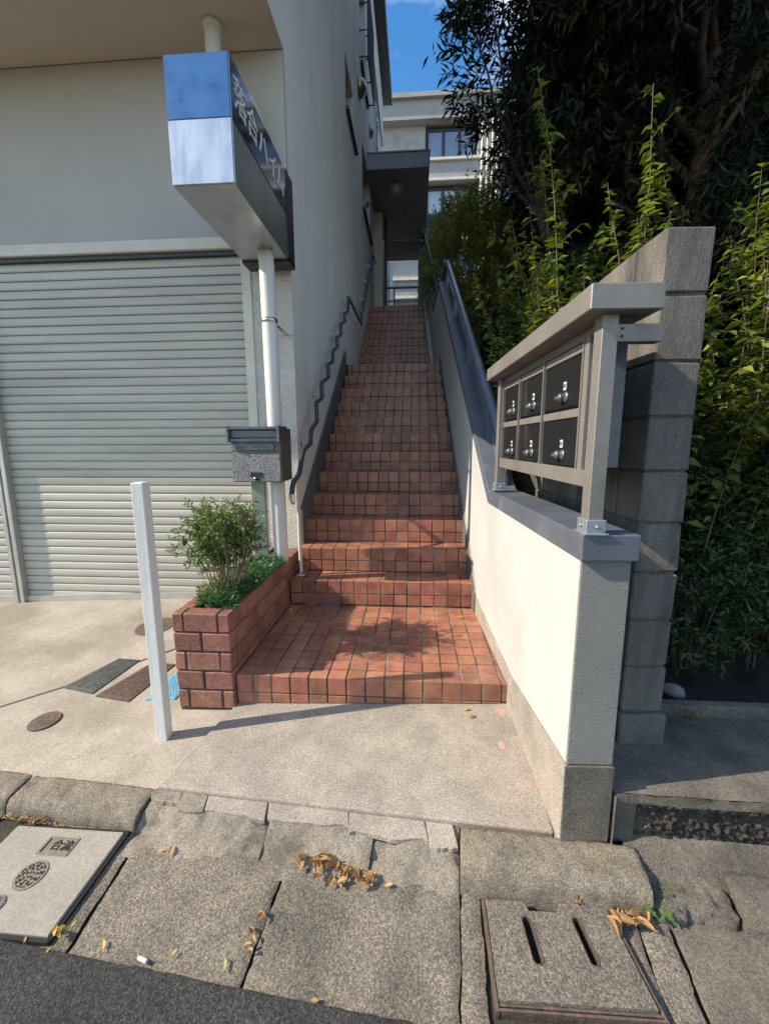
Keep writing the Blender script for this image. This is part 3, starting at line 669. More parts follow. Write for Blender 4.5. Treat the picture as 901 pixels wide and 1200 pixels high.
# soil behind and garden terrain
mb = MB()
def soil(u, v):
    x = .985+9*u*u; y = -.37+10*v*v
    return (x, y, .035+.03*fbm(x, y, 2, 2.5)+.01*fbm(x, y, 2, 14)+.36*max(0, y-.2)+.02*x*0)
mb.grid(soil, 70, 90); structure(mb.build('garden_soil', 'soil'))
mb = MB(); mb.cbox(1.02, 3.4, -.31, -.26, .0, .115, .006, .002); tag(mb.build('edging_board', 'oldshadecon', base=(2, -.28, 0)), 'dark low concrete edging strip in front of the shaded bed', 'edging')

# ------------------------------------------------------------ brick planter
pl = thing('brick_planter', (-1.24, .6, -.2), 'red brick planter box at the left foot of the stairs', 'planter')
ZC = [-.195+.116*i for i in range(6)]
mbk = MB(); mbm = MB()
x0, x1 = -1.405, -1.078
def brick(x0, x1, y0, y1, z0, z1): mbk.cbox(x0, x1, y0, y1, z0, z1, .005, .0022)
for i in range(5):
    z0, z1 = ZC[i], ZC[i+1]-.010; taper = .0*i
    if i % 2 == 0: xs = [x0, x0+.063, x0+.262, x1]
    else: xs = [x0, x0+.162, x1]
    for k in range(len(xs)-1):
        brick(xs[k]+(0.005 if k else 0), xs[k+1]-(.005 if k < len(xs)-2 else 0), -.03, .062, z0, z1)
    y = .072 if i % 2 == 0 else .02
    ys = [.072]; s0 = .15 if i % 2 else .055
    ys.append(.072+s0)
    while ys[-1] < 1.49: ys.append(ys[-1]+.2)
    ys[-1] = 1.49
    for k in range(len(ys)-1):
        if ys[k+1]-ys[k] < .02: continue
        brick(x1-.092, x1, ys[k], ys[k+1]-.010, z0, z1); brick(x0, x0+.08, ys[k], ys[k+1]-.010, z0, z1)
mbk.build('bricks', 'brick', pl)
mbm.box(x0+.006, x1-.006, -.022, .05, -.25, ZC[5]-.014); mbm.box(x1-.086, x1-.007, .05, 1.485, -.25, ZC[5]-.014); mbm.box(x0+.007, x0+.07, .05, 1.485, -.25, ZC[5]-.014)
mbm.build('mortar', 'mortar', pl)
mb = MB(); mb.grid(lambda u, v: (x0+.05+.21*u, .04+1.44*v, .355+.015*fbm(u*2, v*9, 1)), 12, 60); mb.build('soil', 'soil', pl)

# ------------------------------------------------------------ garage building
gb = thing('apartment_building', (-5, 5, -.2), 'grey-beige rendered apartment building with garage shutters on the left of the stairs', 'building')
# front wall over the shutter
mb = MB(); mb.box(-12, -1.085, 1.50, 1.9, 2.985, 4.275); mb.build('garage_front', 'gwall', gb)
mb = MB(); mb.cbox(-12, -1.49, 1.485, 1.6, 2.895, 2.983, .004); mb.build('lintel', 'cream', gb)
mb = MB(); mb.box(-12, -1.485, 1.52, 1.62, 2.86, 2.893); mb.build('shutter_housing', 'winframe', gb)
mb = MB(); mb.box(-1.42, -1.0805, 1.5, 1.9, .36, 2.983); mb.build('pillar', 'pillar', gb)
mb = MB(); mb.box(-1.42, -1.076, 1.494, 1.9, -.35, .36); mb.build('pillar_base', 'oldshadecon', gb)
mb = MB(); mb.cbox(-1.50, -1.421, 1.488, 1.6, -.3, 2.893, .003); mb.build('guide_rail', 'cream', gb)
# overhanging upper storeys
mb = MB(); mb.box(-12, -1.081, .62, 1.5, 4.28, 11.3); mb.box(-12, -1.4, 1.91, 12, 2.9, 11.3); mb.build('upper_storeys', 'soffit', gb)
# side wall with openings: list of (y0,y1,z0,z1)
ops = [(4.64, 5.42, 6.08, 6.74), (6.58, 7.9, 5.75, 6.86), (6.45, 7.3, 8.05, 9.6), (8.9, 10.4, 7.2, 10.2)]
yb = sorted({.62, 1.5, 12.0, 8.78}|{o[0] for o in ops}|{o[1] for o in ops}); zb = sorted({-.35, 4.28, 11.3, 6.3}|{o[2] for o in ops}|{o[3] for o in ops})
vs = []; fs = []; idx = {}
def vi(x, y, z):
    k = (round(x, 4), round(y, 4), round(z, 4))
    if k not in idx: idx[k] = len(vs); vs.append(k)
    return idx[k]
for i in range(len(yb)-1):
    for j in range(len(zb)-1):
        ya, yc, za, zc_ = yb[i], yb[i+1], zb[j], zb[j+1]; ym, zm = (ya+yc)/2, (za+zc_)/2
        if ym < 1.5 and zm < 4.28: continue
        if ym > 8.78 and zm < 6.3: continue
        if any(o[0] < ym < o[1] and o[2] < zm < o[3] for o in ops): continue
        fs.append((vi(-1.08, ya, za), vi(-1.08, yc, za), vi(-1.08, yc, zc_), vi(-1.08, ya, zc_)))
mb = MB(); mb.add(vs, fs)
for y0, y1, z0, z1 in ops:
    mb.add([(-1.08, y0, z0), (-1.08, y1, z0), (-1.08, y1, z1), (-1.08, y0, z1), (-1.2, y0, z0), (-1.2, y1, z0), (-1.2, y1, z1), (-1.2, y0, z1)], [(0, 1, 5, 4), (1, 2, 6, 5), (2, 3, 7, 6), (3, 0, 4, 7)])
mb.add([(-1.08, 1.5, -.35), (-1.4, 1.5, -.35), (-1.4, 1.5, .3), (-1.08, 1.5, .3), (-1.08, 8.78, -.35), (-1.4, 8.78, -.35), (-1.4, 8.78, 6.3), (-1.08, 8.78, 6.3)], [(4, 5, 6, 7)])
mb.build('side_wall', 'bwall', gb)
for y0, y1, z0, z1 in ops:
    mb = MB(); mb.box(-1.2, -1.17, y0, y1, z0, z0+.05); mb.box(-1.2, -1.17, y0, y1, z1-.05, z1); mb.box(-1.2, -1.17, y0, y0+.04, z0, z1); mb.box(-1.2, -1.17, y1-.04, y1, z0, z1); mb.box(-1.2, -1.17, (y0+y1)/2-.02, (y0+y1)/2+.02, z0, z1)
    w_o = mb.build('window', 'cream', gb)
    mb = MB(); mb.box(-1.22, -1.19, y0, y1, z0, z1); mb.build('pane', 'glass', w_o)
    mb = MB(); mb.cbox(-1.2, -1.03, y0-.0, y1+.22, z0-.05, z0-.004, .004); mb.build('sill', 'eave', w_o)
def hood(y, z, r):
    mb = MB(); n = 16; pf = []
    for i in range(9):
        a = math.pi/2*i/8; pf.append((r*math.cos(a)+.002, r*.9*math.sin(a)))
    mb.lathe((-1.075, y, z), [(r*1.15, 0), (r*1.15, .015)]+pf, 20, 'x'); mb.build('vent_hood', 'dish', gb)
hood(6.2, 7.42, .15); hood(7.1, 6.05, .07); hood(8.0, 7.9, .11)
mb = MB(); mb.box(-1.45, -.84, .4, 12.2, 11.3, 11.42); mb.box(-.86, -.82, .4, 12.2, 11.28, 11.6); mb.box(-13, -.84, .4, 12.2, 11.42, 11.6); mb.build('eave', 'eave', gb)
# window guard high on the wall
mb = MB()
for i in range(7): mb.tube([(-.93, 6.35+.18*i, 8.0), (-.93, 6.35+.18*i, 9.2)], .012, 6)
for z in (8.0, 8.4, 8.8, 9.2): mb.tube([(-1.08, 6.35, z), (-.93, 6.35, z), (-.93, 7.43, z), (-1.08, 7.43, z)], .014, 6)
mb.build('window_guard', 'winframe', gb)
mb = MB(); mb.box(-1.02, -.99, 8.9, 10.3, 8.2, 8.9); mb.tube([(-.98, 8.8, 9.1), (-.98, 10.4, 9.1)], .02, 6); mb.build('balcony_screen', 'glass', gb)
# soffit wall light joint: skirting along the stair
mb = MB(); SK = [(1.5, -.2), (1.5, .72)]+[(4.10, 2.62), (4.14, 2.45), (5.35, 2.45), (5.35, -.2)]
mb.prism(SK, 0, 'x', -1.08, -1.056); mb.build('skirting', 'skirt', gb)
# door frame column at the top
mb = MB(); mb.cbox(-1.10, -.88, 8.95, 9.15, 4.2, 6.9, .004); mb.box(-1.4, -1.08, 9.1, 9.2, 4.2, 6.9); mb.build('door_frame', 'cream', gb)
mb = MB(); mb.box(-.87, -.80, 9.3, 9.45, 4.2, 6.9); mb.build('entrance_pipe', 'winframe', gb)
mb = MB(); mb.cbox(-1.09, .19, 7.35, 10.4, 6.8, 7.09, .006); mb.box(-1.09, .205, 7.335, 10.42, 7.09, 7.115); cn = mb.build('canopy', 'canopy', gb)
mb = MB(); mb.lathe((-.50, 7.95, 6.80), [(.15, 0), (.15, -.03), (.13, -.04), (.125, -.10), (.10, -.14), (.05, -.165)], 24); mb.build('ceiling_lamp', 'lamp', cn)
# roller shutters
def shut(x0, x1, label):
    mb = MB(); z = -.26; pz = .0745; v = []
    prof = [(.004, .0), (-.004, .003), (-.008, .012), (-.0095, .034), (-.008, .058), (-.004, .0675), (.010, .0690), (.010, .0735), (.004, .0745)]
    zb_ = [G(x0, 1.56)+.012, G(x1, 1.56)+.012]
    k = 0
    while z < 2.86:
        P = [(1.565+a*1.0, z+h) for a, h in prof]
        mb.add([(x0, *p) for p in P]+[(x1, *p) for p in P], [(i, i+1, i+1+len(P), i+len(P)) for i in range(len(P)-1)]); z += pz; k += 1
    o = mb.build('roller_shutter', 'shutter', gb)
    return o
s1 = shut(-3.86, -1.49, ''); s2 = shut(-8, -3.97, '')
mb = MB(); mb.prism([(-8, G(-8, 1.55)), (-1.5, G(-1.5, 1.55)), (-1.5, G(-1.5, 1.55)+.055), (-8, G(-8, 1.55)+.055)], 0, 'y', 1.53, 1.575); mb.build('bottom_bar', 'alu', s1)
for x in (-2.37, -1.87): mb = MB(); mb.cbox(x-.035, x+.035, 1.545, 1.56, .305, .328, .002); mb.build('lock_tag', 'brass', s1)
mb = MB(); mb.cbox(-3.965, -3.925, 1.50, 1.6, -.35, 2.86, .004); mb.cbox(-3.905, -3.862, 1.50, 1.6, -.35, 2.86, .004); mb.box(-3.926, -3.904, 1.52, 1.6, -.35, 2.86); mb.build('shutter_mullion', 'alu', gb)

# ------------------------------------------------------------ projecting sign
sg = thing('projecting_sign', (-1.2, 1.3, 2.71), 'long metal box sign with a blue and silver end and white lettering', 'sign')
mb = MB(); mb.cbox(-1.392, -1.038, .316, 1.27, 2.705, 3.325, .003); mb.build('box', 'signmetal', sg)
mb = MB(); mb.cbox(-1.388, -1.042, .306, .3155, 3.022, 3.321, .001); mb.build('blue_end_panel', 'signblue', sg)
mb = MB(); mb.cbox(-1.388, -1.042, .306, .3155, 2.709, 3.018, .001); mb.build('silver_end_panel', 'signpanel', sg)
mb = MB(); mb.box(-1.037, -1.034, .318, 1.262, 3.022, 3.321); dk = mb.build('dark_side_panel', 'signdark', sg)
mb = MB(); mb.box(-1.40, -1.03, 1.272, 1.44, 2.69, 2.72); mb.box(-1.045, -1.03, 1.272, 1.44, 2.70, 3.33); mb.box(-1.40, -1.385, 1.272, 1.44, 2.70, 3.33); mb.box(-1.36, -1.08, 1.40, 1.498, 2.8, 3.2); mb.build('wall_bracket', 'winframe', sg)
def text_mesh(txt, size, m, mtx, parent, name='lettering', ext=.002, off=0, xs=1.):
    cu_ = bpy.data.curves.new(name, 'FONT'); cu_.body = txt; cu_.size = size; cu_.extrude = ext; cu_.offset = off; cu_.align_x = 'CENTER'; cu_.align_y = 'CENTER'; cu_.resolution_u = 3
    to = bpy.data.objects.new('tmp', cu_); C.objects.link(to)
    dg = bpy.context.evaluated_depsgraph_get(); dg.update()
    me = bpy.data.meshes.new_from_object(to.evaluated_get(dg)); me.name = name
    bpy.data.objects.remove(to)
    me.materials.clear(); me.materials.append(M[m])
    o = bpy.data.objects.new(name, me); C.objects.link(o)
    off_ = Vector(parent['_w'])
    me.transform(Matrix.Translation(-off_) @ mtx @ Matrix.Diagonal((xs, 1, 1, 1)))
    o['_w'] = tuple(off_); o.parent = parent; return o
def basis(x, y, z, o): return Matrix(((x[0], y[0], z[0], o[0]), (x[1], y[1], z[1], o[1]), (x[2], y[2], z[2], o[2]), (0, 0, 0, 1)))
chars = '落合ハイム'
for ch, y in zip(chars, (.43, .61, .79, .97, 1.13)):
    text_mesh(ch, .18, 'lettering', basis((0, 1, 0), (0, 0, 1), (1, 0, 0), (-1.032, y, 3.165)), dk, 'lettering', .002, .0004)

# ------------------------------------------------------------ downpipe
dp = thing('downpipe', (-1.16, 1.05, .37), 'cream round downpipe running from the soffit behind the sign down into the planter', 'downpipe')
mb = MB(); mb.tube([(-1.135, 1.10, .35), (-1.150, 1.10, 2.60), (-1.18, 1.15, 2.8), (-1.27, 1.34, 3.05), (-1.27, 1.38, 3.3), (-1.26, 1.38, 3.55), (-1.27, 1.38, 3.70), (-1.32, 1.34, 3.82), (-1.42, 1.30, 3.9), (-1.50, 1.28, 3.98), (-1.53, 1.28, 4.10), (-1.53, 1.28, 4.28)], .056, 20); mb.build('pipe', 'pipe', dp)
mb = MB(); mb.lathe((-1.146, 1.10, 2.20), [(.060, 0), (.060, .03)], 20); mb.box(-1.15, -1.13, 1.1, 1.5, 2.205, 2.225); mb.build('pipe_clamp', 'steel', dp)
mb = MB(); mb.lathe((-1.53, 1.28, 4.24), [(.072, 0), (.072, .04)], 20); mb.build('collar', 'pipe', dp)
# ------------------------------------------------------------ letterbox on post
lb = thing('post_box', (-1.26, 1.05, .37), 'grey hammered-metal post box on a square post in front of the downpipe', 'post box')
mb = MB(); mb.cbox(-1.30, -1.225, 1.03, 1.07, .30, 1.04, .003); mb.cbox(-1.335, -1.301, 1.04, 1.07, .30, 1.04, .003); mb.build('post', 'postgreen', lb)
mb = MB(); mb.cbox(-1.415, -1.040, .90, 1.17, 1.026, 1.425, .005); mb.build('body', 'mailside', lb)
mb = MB(); mb.cbox(-1.412, -1.044, .889, .899, 1.03, 1.245, .003); dr = mb.build('door', 'mailbody', lb)
mb = MB(); mb.cbox(-1.412, -1.044, .892, .899, 1.255, 1.318, .002); npz = mb.build('name_strip', 'mailbody', lb)
mb = MB(); mb.cbox(-1.380, -1.085, .880, .891, 1.262, 1.308, .002); nm = mb.build('name_plate', 'mailflap', npz)
mb = MB()
for x, w in ((-1.36, .022), (-1.333, .02), (-1.305, .024), (-1.245, .016), (-1.225, .016), (-1.205, .018), (-1.165, .03), (-1.12, .02)): mb.box(x, x+w, .8793, .8799, 1.283, 1.290)
for x in (-1.355, -1.325): mb.box(x, x+.02, .8793, .8799, 1.273, 1.277)
mb.build('faint_writing', 'black', nm)
mb = MB()
mb.prism([(.872, 1.325), (.872, 1.345), (.895, 1.355), (.895, 1.405), (.862, 1.412), (.862, 1.432), (1.05, 1.440), (1.05, 1.325)], 0, 'x', -1.425, -1.035)
mb.build('letter_slot_hood', 'mailflap', lb, .002)
for x_ in (-1.43, -1.052): mb = MB(); mb.cbox(x_, x_+.018, .858, .9, 1.32, 1.438, .002); mb.build('hood_cheek', 'mailside', lb)
mb = MB(); mb.cbox(-1.275, -1.185, .884, .889, 1.068, 1.10, .002); mb.lathe((-1.225, .889, 1.052), [(.013, 0), (.013, -.012), (.009, -.016)], 14, 'y'); mb.build('latch', 'black', dr)
mb = MB(); mb.lathe((-1.235, .872, 1.056), [(.008, 0), (.008, -.004)], 10, 'y'); mb.build('keyhole', 'steel', dr)

# ------------------------------------------------------------ gate post
gp = thing('gate_post', (-1.37, -.23, -.23), 'square white painted gate post leaning on nothing, in front of the planter', 'post')
gp['label'] = 'square white painted post standing alone in front of the brick planter'
gp.location = (0, 0, 0); gp['_w'] = (0, 0, 0)
bpy.data.objects.remove(gp)
mb = MB(); mb.cbox(-1.402, -1.342, -.266, -.206, -.26, 1.128, .004, .001)
tag(mb.build('gate_post', 'post', base=(-1.372, -.236, -.23)), 'square white painted post standing alone in front of the brick planter', 'post')

# ------------------------------------------------------------ wavy handrail
hp = [(0.952, 0.847), (0.942, 0.927), (1.009, 1.017), (1.17, 1.065), (1.25, 1.163), (1.36, 1.266), (1.569, 1.308), (1.633, 1.433), (1.855, 1.524), (1.866, 1.689), (2.096, 1.76), (2.125, 1.91), (2.44, 2.007), (2.457, 2.141), (2.705, 2.212), (2.767, 2.348), (3.016, 2.443), (3.028, 2.547), (3.303, 2.656), (3.318, 2.78), (3.61, 2.88), (3.632, 2.99), (3.91, 3.10), (3.97, 3.26), (4.05, 3.30), (5.33, 3.31), (5.39, 3.35), (5.415, 3.5), (5.69, 3.62), (5.72, 3.78), (6.0, 3.87), (6.03, 4.03), (6.31, 4.13), (6.34, 4.29), (6.62, 4.38), (6.65, 4.54), (6.93, 4.64), (6.96, 4.80), (7.24, 4.89), (7.27, 5.05), (7.55, 5.15), (7.58, 5.3), (8.1, 5.34)]
hr = thing('wavy_handrail', (-1.02, 1.23, .2), 'dark navy wavy handrail fixed along the left wall of the stairs', 'handrail')
def smooth(pts, n=4):
    pts = [Vector(p) for p in pts]; o = []
    for i in range(len(pts)-1):
        p0 = pts[max(i-1, 0)]; p1 = pts[i]; p2 = pts[i+1]; p3 = pts[min(i+2, len(pts)-1)]
        tn = .32
        m1 = (p2-p0)*tn; m2 = (p3-p1)*tn
        for k in range(n):
            t = k/n; o.append(p1*(2*t**3-3*t**2+1)+m1*(t**3-2*t**2+t)+p2*(-2*t**3+3*t**2)+m2*(t**3-t**2))
    o.append(pts[-1]); return o
mb = MB(); mb.tube(smooth([(-.985, y, z) for y, z in hp[1:]]), .020, 12); mb.build('grip_rail', 'rail', hr)
mb = MB(); mb.tube([(-.985, .942, .932), (-.985, .945, .885), (-.975, .955, .855)], [.022, .022, .014], 12); mb.build('end_cap', 'steel', hr)
mb = MB(); mb.tube([(-1.015, 1.23, .2), (-1.015, 1.23, 1.07), (-.99, 1.20, 1.08)], .0150, 12); mb.lathe((-1.015, 1.23, .204), [(.04, 0), (.04, .004), (.018, .006)], 16); mb.build('support_post', 'pipe', hr)
for y, z in ((1.6, 1.34), (2.11, 1.85), (2.72, 2.27), (3.31, 2.72), (3.95, 3.18), (5.2, 3.28), (5.42, 3.44), (6.03, 3.98), (6.65, 4.5), (7.27, 5.0), (7.9, 5.3)):
    mb = MB(); mb.tube([(-.985, y, z), (-.99, y, z-.055), (-1.075, y, z-.06)], .006, 6); mb.box(-1.08, -1.074, y-.02, y+.02, z-.1, z-.02); mb.build('bracket', 'steel', hr)

# ------------------------------------------------------------ top of the stairs
tw = thing('parapet', (-.4, 9.6, 4.25), 'low white parapet with a dark rail closing the top of the stairs', 'parapet')
mb = MB(); mb.box(-.86, .0, 9.5, 9.62, 4.2, 4.86); mb.build('panel', 'white', tw)
mb = MB(); mb.tube([(-.84, 9.5, 5.28), (.0, 9.5, 5.28)], .03, 8); mb.box(-.8, -.02, 9.49, 9.52, 4.93, 4.98); mb.tube([(-.62, 9.5, 4.86), (-.62, 9.5, 5.28)], .02, 6); mb.build('rail', 'guard', tw)
wg = thing('rear_wing', (-1.6, 13, 4), 'pale rendered rear wing with a barred window beyond the top of the stairs', 'building')
mb = MB(); mb.box(-4, -1.05, 12.4, 18, 2, 8.2); mb.build('wall', 'white', wg)
mb = MB()
for i in range(7): mb.tube([(-.95, 12.9+.22*i, 5.7), (-.95, 12.9+.22*i, 7.2)], .02, 6)
for z in (5.7, 6.4, 7.2): mb.tube([(-1.05, 12.9, z), (-.95, 12.9, z), (-.95, 14.2, z), (-1.05, 14.2, z)], .02, 6)
mb.build('window_guard', 'alu', wg)

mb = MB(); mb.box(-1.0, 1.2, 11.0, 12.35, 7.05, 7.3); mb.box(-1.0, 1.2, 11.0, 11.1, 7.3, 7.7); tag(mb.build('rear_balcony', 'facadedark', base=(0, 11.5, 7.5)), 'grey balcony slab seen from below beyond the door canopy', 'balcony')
# ------------------------------------------------------------ far apartment block
fb = thing('far_apartment_block', (4, 23, 3), 'beige concrete apartment block with wide windows rising behind the stairs', 'building')
YF = 22.
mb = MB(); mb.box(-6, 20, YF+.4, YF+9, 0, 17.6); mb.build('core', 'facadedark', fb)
mb = MB()
mb.box(-6, 20, YF-.35, YF+.4, 17.2, 18.05); mb.box(-6.1, 20.1, YF-.55, YF+.4, 18.05, 18.25)
for k in range(5):
    z = 14.45-2.78*k; mb.box(-6, 20, YF-.25, YF+.4, z+.0, z+.95); 
mb.build('spandrels', 'facade', fb)
mb = MB()
for k in range(6):
    z = 14.45-2.78*(k-1); mb.box(-6, 20, YF-.4, YF-.25, z+.88, z+1.0); mb.box(-6, 20, YF-.33, YF-.25, z+.0, z+.12)
mb.build('ledge_band', 'cream', fb)
mb = MB()
for x in (2.95, 8.3, 13.5): mb.box(x, x+1.2, YF-.22, YF+.4, 0, 17.2)
mb.box(-6, .35, YF+.1, YF+.4, 0, 17.2)
mb.build('piers', 'facade', fb)
mb = MB()
for x in (3.15, 3.4, 3.65, 3.9): mb.tube([(x, YF-.4, 0), (x, YF-.4, 17)], .06, 8)
mb.build('drain_pipe', 'cream', fb)
for fl, (z0, z1) in enumerate(((15.5, 17.0), (12.72, 14.3), (9.94, 11.5), (7.2, 8.7))):
    for x0_, x1_ in ((.45, 2.9), (4.3, 6.9), (7.0, 8.2), (9.6, 13.4)):
        mb = MB(); nP = 3
        mb.box(x0_, x1_, YF+.1, YF+.2, z0, z0+.12); mb.box(x0_, x1_, YF+.1, YF+.2, z1-.12, z1)
        for i in range(nP+1): xx = x0_+(x1_-x0_)*i/nP; mb.box(max(xx-.07, x0_), min(xx+.07, x1_), YF+.08, YF+.2, z0, z1)
        w_o = mb.build('window', 'winframe', fb)
        mb = MB(); mb.box(x0_, x1_, YF+.14, YF+.17, z0, z1); mb.build('pane', 'curtain' if fl == 1 and x0_ < 1 else 'glass', w_o)

# ------------------------------------------------------------ vegetation helpers
rs = np.random.RandomState(5)
def unit(a): return a/np.maximum(np.linalg.norm(a, axis=-1, keepdims=True), 1e-9)
def leaf_mesh(name, P, D, Nn, Ln, Wd, m, parent=None, base=(0, 0, 0), curl=.15, extra=None):
    n = len(P); D = unit(D); Sd = unit(np.cross(D, Nn)); Nn = np.cross(Sd, D)
    Ln = Ln[:, None]; Wd = Wd[:, None]
    b = P; mid = P+D*Ln*.5-Nn*Wd*.25; l_ = P+D*Ln*.42+Sd*Wd*.5+Nn*Wd*.1; r_ = P+D*Ln*.42-Sd*Wd*.5+Nn*Wd*.1; t_ = P+D*Ln-Nn*Ln*curl
    V = np.stack([b, l_, t_, r_, mid], 1).reshape(-1, 3)
    off = np.array(parent['_w'] if parent is not None else base); V = V-off
    me = bpy.data.meshes.new(name); me.vertices.add(n*5); me.vertices.foreach_set('co', V.ravel())
    i0 = np.arange(n)[:, None]*5
    F = np.concatenate([i0+np.array([[0, 4, 2, 1]]), i0+np.array([[0, 3, 2, 4]])], 1).reshape(-1)
    me.loops.add(len(F)); me.loops.foreach_set('vertex_index', F.astype(np.int32)); me.polygons.add(n*2)
    me.polygons.foreach_set('loop_start', np.arange(n*2)*4); me.polygons.foreach_set('loop_total', np.full(n*2, 4)); me.update(calc_edges=True)
    me.materials.append(M[m]); o = bpy.data.objects.new(name, me); C.objects.link(o); o['_w'] = tuple(off)
    if parent is not None: o.parent = parent
    else: o.location = tuple(off)
    return o
def twigs_to_leaves(S0, Dr, Lt, nl, ll, lw, spread=.8, droop=0., rnd=.35, upn=.6):
    n = len(S0); k = nl
    t = np.tile((np.arange(k)+.6)/k, (n, 1))+rs.uniform(-.4/k, .4/k, (n, k))
    P = S0[:, None]+Dr[:, None]*(Lt[:, None]*t)[..., None]; P[..., 2] -= droop*(t**2)*Lt[:, None]
    side = unit(np.cross(Dr, rs.normal(size=(n, 3)))); s2 = np.cross(Dr, side)
    an = np.arange(k)[None]*2.4+rs.uniform(0, 6.28, (n, 1))
    Dl = Dr[:, None]*(1-spread*.6)+spread*(side[:, None]*np.cos(an)[..., None]+s2[:, None]*np.sin(an)[..., None])+rs.normal(size=(n, k, 3))*rnd*.5
    Dl[..., 2] -= droop*.5
    Nn = rs.normal(size=(n, k, 3))*.5; Nn[..., 2] += upn
    L_ = ll*rs.uniform(.65, 1.25, (n, k)); W_ = lw*rs.uniform(.7, 1.2, (n, k))
    return P.reshape(-1, 3), Dl.reshape(-1, 3), Nn.reshape(-1, 3), L_.ravel(), W_.ravel()
def crown_points(c, r, n, shell=.35, freq=.9, thr=-.08, zmin=None, seed=0, clip=None):
    o = []
    while len(o) < n:
        d = unit(rs.normal(size=3)); f_ = rs.uniform(shell**3, 1)**(1/3.)
        f_ *= 1+.28*noise.noise((d[0]*2.2+seed, d[1]*2.2, d[2]*2.2))
        p = np.array(c)+d*np.array(r)*f_
        if zmin is not None and p[2] < zmin: continue
        if clip and not clip(p): continue
        if noise.noise((p[0]*freq+seed, p[1]*freq, p[2]*freq)) < thr: continue
        o.append(np.append(p, d))
    o = np.array(o); return o[:, :3], o[:, 3:]
def limb(mb, p, q_, r0, r1, wob=.1, n=7):
    p = Vector(p); q_ = Vector(q_); pts = []
    for i in range(n+1):
        t = i/n; v = p.lerp(q_, t); w = wob*math.sin(math.pi*t)
        pts.append(v+Vector((noise.noise((v.x*2, v.y, v.z*1.5)), noise.noise((v.y*2+9, v.z, v.x)), 0))*w)
    mb.tube(pts, [r0+(r1-r0)*i/n for i in range(n+1)], 10); return pts

# big evergreen with reddish trunk
te = thing('evergreen_tree', (3.5, 4.2, 1.2), 'tall dark evergreen tree with narrow leaves and a reddish trunk, overhanging from the right', 'tree')
mb = MB()
tp = limb(mb, (3.42, 4.4, 1.0), (3.85, 4.6, 6.4), .12, .085, .15, 10)
cc = (3.3, 4.3, 7.2)
for i in range(16):
    a = 6.28*i/16+U(-.2, .2); s_ = tp[5+i % 6]; e = (cc[0]+math.cos(a)*U(1.5, 2.6), cc[1]+math.sin(a)*U(1.2, 2.2), U(4.4, 9))
    limb(mb, s_, e, .06, .015, .35)
limb(mb, tp[6], (2.2, 3.6, 4.2), .05, .015, .4); limb(mb, tp[6], (1.1, 3.7, 6.6), .06, .015, .4); limb(mb, tp[8], (4.6, 3.2, 5), .05, .015, .3)
mb.build('trunk', 'bark2', te)
P_, d_ = crown_points(cc, (3.0, 2.7, 4.4), 7600, .25, .8, -.16, 3.4, 3, lambda p: p[0] > .20*(p[1]+2.2) and not (p[1] < 4.7 and abs((p[0]+.055)/(p[1]+2.163)-.548) < .04 and .5 < (p[2]-1.31)/(p[1]+2.163) < .82))
Dr = unit(d_*.7+rs.normal(size=P_.shape)*.6+np.array([0, 0, -.15])); Lt = rs.uniform(.22, .5, len(P_))
leaf_mesh('crown', *twigs_to_leaves(P_, Dr, Lt, 11, .15, .036, .75, .35), 'leafdark', te)
# overhanging spray at the upper left
tl = thing('leafy_bough_tree', (1.9, 3.9, 1.5), 'slim-leaved dark tree leaning out over the stair rail against the sky', 'tree')
mb = MB(); q1 = limb(mb, (2.0, 4.0, 1.1), (1.45, 4.0, 5.4), .09, .05, .2)
for e in ((.55, 4.0, 6.6), (.5, 3.9, 5.7), (.7, 4.1, 7.2), (1.3, 3.6, 5.6), (1.2, 4.3, 5.9)): limb(mb, q1[5], e, .03, .006, .2)
mb.build('trunk', 'bark', tl)
P_, d_ = crown_points((1.6, 4.2, 6.9), (1.15, 1.1, 2.4), 1500, .1, 1.3, -.02, 5.0, 9, lambda p: p[2] > 5.75 or p[0] > .17*(p[1]+2.2))
Dr = unit(d_*.9+rs.normal(size=P_.shape)*.5+np.array([-.25, 0, .1])); Lt = rs.uniform(.2, .45, len(P_))
leaf_mesh('crown', *twigs_to_leaves(P_, Dr, Lt, 9, .165, .036, .7, .15), 'leafdark', tl)
# background evergreens that close the gaps
for i, (c, r, n, gz, lab) in enumerate([((5.2, 8.5, 6.2), (4.0, 2.5, 5.2), 5200, 2.5, 'dense dark evergreen tree filling the garden behind the trunk'),
                               ((7.5, 5.2, 4.5), (3.6, 3.0, 4.6), 4200, 1.5, 'broad dark evergreen at the far right of the garden'),
                               ((2.7, 6.6, 4.6), (1.3, 1.2, 2.1), 1500, 2.0, 'small dark evergreen between the conifer and the tall tree')]):
    tb = thing('background_tree', (c[0], c[1], gz), lab, 'tree', 'dark trees at the back of the garden')
    mb = MB(); tq = limb(mb, (c[0], c[1], gz-1), (c[0]+.2, c[1], c[2]+r[2]*.4), .15, .04, .2)
    for k in range(7): a = 6.28*k/7; limb(mb, tq[3+k % 3], (c[0]+math.cos(a)*r[0]*.7, c[1]+math.sin(a)*r[1]*.7, c[2]+U(-1, 1.5)), .05, .012, .3)
    mb.build('trunk', 'bark', tb)
    P_, d_ = crown_points(c, r, n, .3, .6, -.25, None, 20+i, lambda p: p[0] > .235*(p[1]+2.2))
    Dr = unit(d_*.6+rs.normal(size=P_.shape)*.7); Lt = rs.uniform(.3, .55, len(P_))
    leaf_mesh('crown', *twigs_to_leaves(P_, Dr, Lt, 9, .24, .10, .8, .2), 'leafback', tb)
